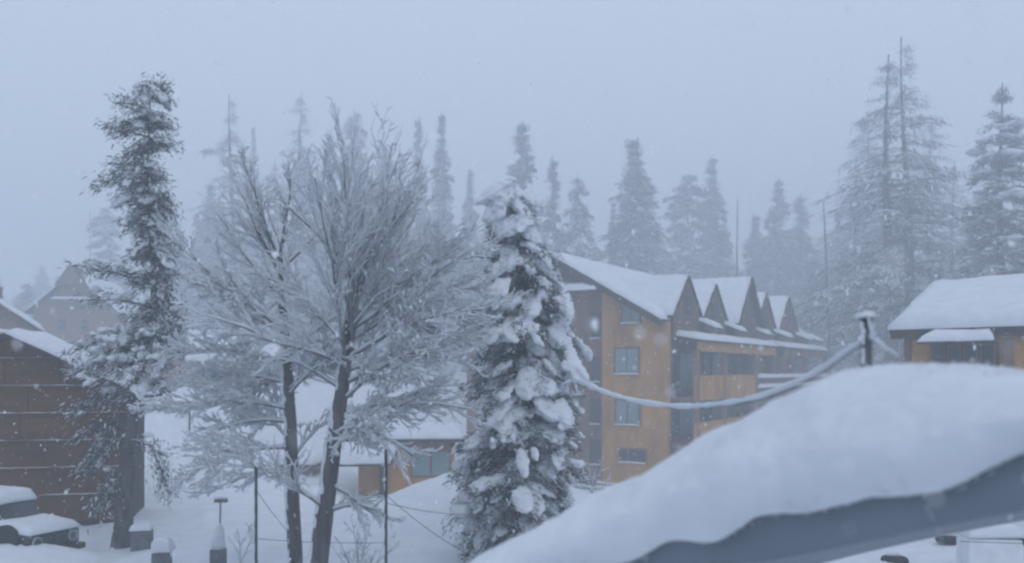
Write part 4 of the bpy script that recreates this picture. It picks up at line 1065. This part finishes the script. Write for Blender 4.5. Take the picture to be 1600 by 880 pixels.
def white_block():
    D = 20.0; a = P(1545, 880, D); zg = gz(a.x, D); t = empty('snow_covered_crate', (a.x, D, zg), R(-8)); w_ = 78/F*D; H = (HY-838)/F*D - zg
    MB().box(-w_/2, w_/2, -.4, .4, -.2, H).build('crate', mat('white_board', (.70,.72,.75), (.80,.82,.84), 3, .8), t, bevel=.02)
    snow_slab('snow', [(-w_/2,-.4,H),(w_/2,-.4,H+.04),(w_/2,.4,H+.04),(-w_/2,.4,H)], .26, t, (20,14), 5, .15, .2, .02)
    MB().box(w_/2+.0, w_/2+.03, -.42, .1, H-.03, H+.06).build('corner_iron', M['post'], t)
    setp(t, 'white snow-plastered crate below the metal roof edge at the lower right corner', 'crate')
white_block()
def debris(px, py, D, wpx, label):
    a = P(px, py, D); zg = gz(a.x, D); r = wpx/2/F*D
    pts = [(r*math.cos(x), .35*r*math.sin(x), .05 + .16*r*abs(math.sin(x*.5))) for x in np.linspace(0, 2*math.pi, 25)]
    t = empty('buried_debris', (a.x, D, zg)); MB().tube(pts, .11, 8, False).build('dark_rim', M['rubber'], t, smooth=True)  # dark flattened ring half sunk in the snow, object not identified
    snow_slab('snow', [(-r*.8,.0,.16),(r*.7,.0,.16),(r*.7,.4*r,.16),(-r*.8,.4*r,.16)], .14, t, (12,8), px, .3, .15)
    setp(t, label, 'dark_rim')
debris(1398, 857, 21.5, 30, 'small dark rim poking from the snow left of the white crate')
debris(1490, 842, 23.0, 44, 'larger dark rim sunk in snow touching the left of the white crate')
debris(1608, 845, 22.5, 44, 'dark rim in snow right of the white crate at the picture edge')
wire(P(1500,846,19), P(1640,851,19), .0, .008, 'thin straight wire in front of the white crate')
wire(P(1447,790,3.55), P(1476,862,3.9), -.02, .0016, 'fine pale thread hanging below the metal roof edge', 'frost')
# far mast in the haze
a = P(141, 330, 190); zg = gz(a.x, 190); o = MB().tube([(a.x,190,zg-.3),(a.x,190,a.z)], [.2,.1], 8).build('mast', M['post'], None)
setp(o, 'very faint tall mast in the haze above the timber house', 'mast')

# low shrubs poking from the snow
def shrub(px, py, D, n, h, label, seed):
    a = P(px, py, D); zg = gz(a.x, D); T = Bare(seed); r = random.Random(seed)
    for k in range(n):
        d = Vector((r.gauss(0,.45), r.gauss(0,.45), 1)); pts = T.curve((a.x + r.gauss(0,.08), D + r.gauss(0,.08), zg-.05), d, h*r.uniform(.6,1.1), Vector((0,0,.1)), 5, .3)
        T.grow(pts, .010, .004, 1, dict(n=[6,5,3], ang=[30,35,40], fr=[.4,.4,.4], bend=[(0,0,.1)]*3, ref=[1,1,.5], snow=1.1))
    t = empty('shrub', (a.x, D, zg)); off = np.array([a.x, D, zg])
    link('stems', mesh_np('stems', np.concatenate(T.b[0]) - off, np.concatenate(T.b[1])), M['twig'], t)
    if T.sn[0]: link('snow', mesh_np('snow', np.concatenate(T.sn[0]) - off, np.concatenate(T.sn[1])), M['snow'], t)
    setp(t, label, 'shrub', 'twiggy shrubs in the snow')
shrub(374, 840, 21, 3, 1.1, 'thin twiggy sapling on open snow between lamp pillar and left post', 3)
shrub(560, 850, 19, 12, 1.2, 'twiggy shrub at the foot of the right bare trunk', 8)
shrub(905, 745, 33, 7, 1.6, 'frosted sapling at the foot of the hotel beside the fir', 12)
shrub(930, 745, 36, 6, 1.2, 'lower frosted sapling at the hotel base right of the first', 15)

# low railing at the hotel foot
def railing():
    t = empty('rail_fence', P(925, 770, 40)); 
    for k in range(5): MB().box(-2+k*1.0-.04, -2+k*1.0+.04, -.04, .04, -1.2, .45).build('post', M['darkwood'], t)
    for z in (.15, .38):
        o = MB().box(-2.2, 2.4, -.07, -.04, z, z+.07).build('rail', M['darkwood'], t)
        MB().tube([(-2.2,-.05,z+.09),(0,-.05,z+.10),(2.4,-.05,z+.09)], .04, 6).build('snow', M['snow'], o, smooth=True)
    t.rotation_euler = (0, R(4), R(-8))
    setp(t, 'low wooden rail fence at the hotel foot, behind the drifted roof edge', 'fence')
railing()

# ------------------------------------------------------------------ falling snow
def flakes():
    rng = np.random.default_rng(77); n = 42000
    c = np.stack([rng.uniform(-22, 22, n), np.concatenate([rng.uniform(2.4, 34, n-450), rng.uniform(.8, 2.4, 450)]), rng.uniform(-4.5, 13, n)], -1)
    s = rng.lognormal(math.log(.0078), .5, n).clip(.003, .016); c[-450:, 0] *= .12; c[-450:, 2] *= .12; s[-450:] = s[-450:].clip(.002, .006)
    th = np.arange(6)*np.pi/3; of = np.array([(0,1,2),(0,2,3),(0,3,4),(0,4,5)])
    e1 = unit(rng.normal(0, 1, (n, 3))); e2 = unit(np.cross(e1, rng.normal(0, 1, (n, 3))))
    v = (e1[:, None]*np.cos(th)[None, :, None] + e2[:, None]*np.sin(th)[None, :, None])*rng.uniform(.6, 1.4, (n, 6, 1))*s[:, None, None]
    v[..., 2] *= rng.uniform(1.0, 1.9, (n, 1))
    v = v + c[:, None]
    f = of[None] + (np.arange(n)*6)[:, None, None]
    o = link('falling_snow', mesh_np('falling_snow', v.reshape(-1, 3), None, f.reshape(-1, 3)), M['flake'])
    setp(o, 'snowflakes falling everywhere through the air', 'snowfall', None, 'stuff')
flakes()

# ------------------------------------------------------------------ haze
def haze():
    o = MB().box(-320, 320, -300, 300, -9.0, 50.0).build('haze', None)
    m = bpy.data.materials.new('snowy_air'); m.use_nodes = True; n = m.node_tree; n.nodes.clear()
    pv = n.nodes.new('ShaderNodeVolumePrincipled'); pv.inputs['Density'].default_value = 0.0076
    pv.inputs['Color'].default_value = (.835, .88, .93, 1); pv.inputs['Anisotropy'].default_value = 0.0
    ou = n.nodes.new('ShaderNodeOutputMaterial'); n.links.new(pv.outputs[0], ou.inputs['Volume'])
    o.data.materials.append(m); setp(o, 'even pale snowy haze filling the whole valley', 'haze', None, 'stuff')
haze()
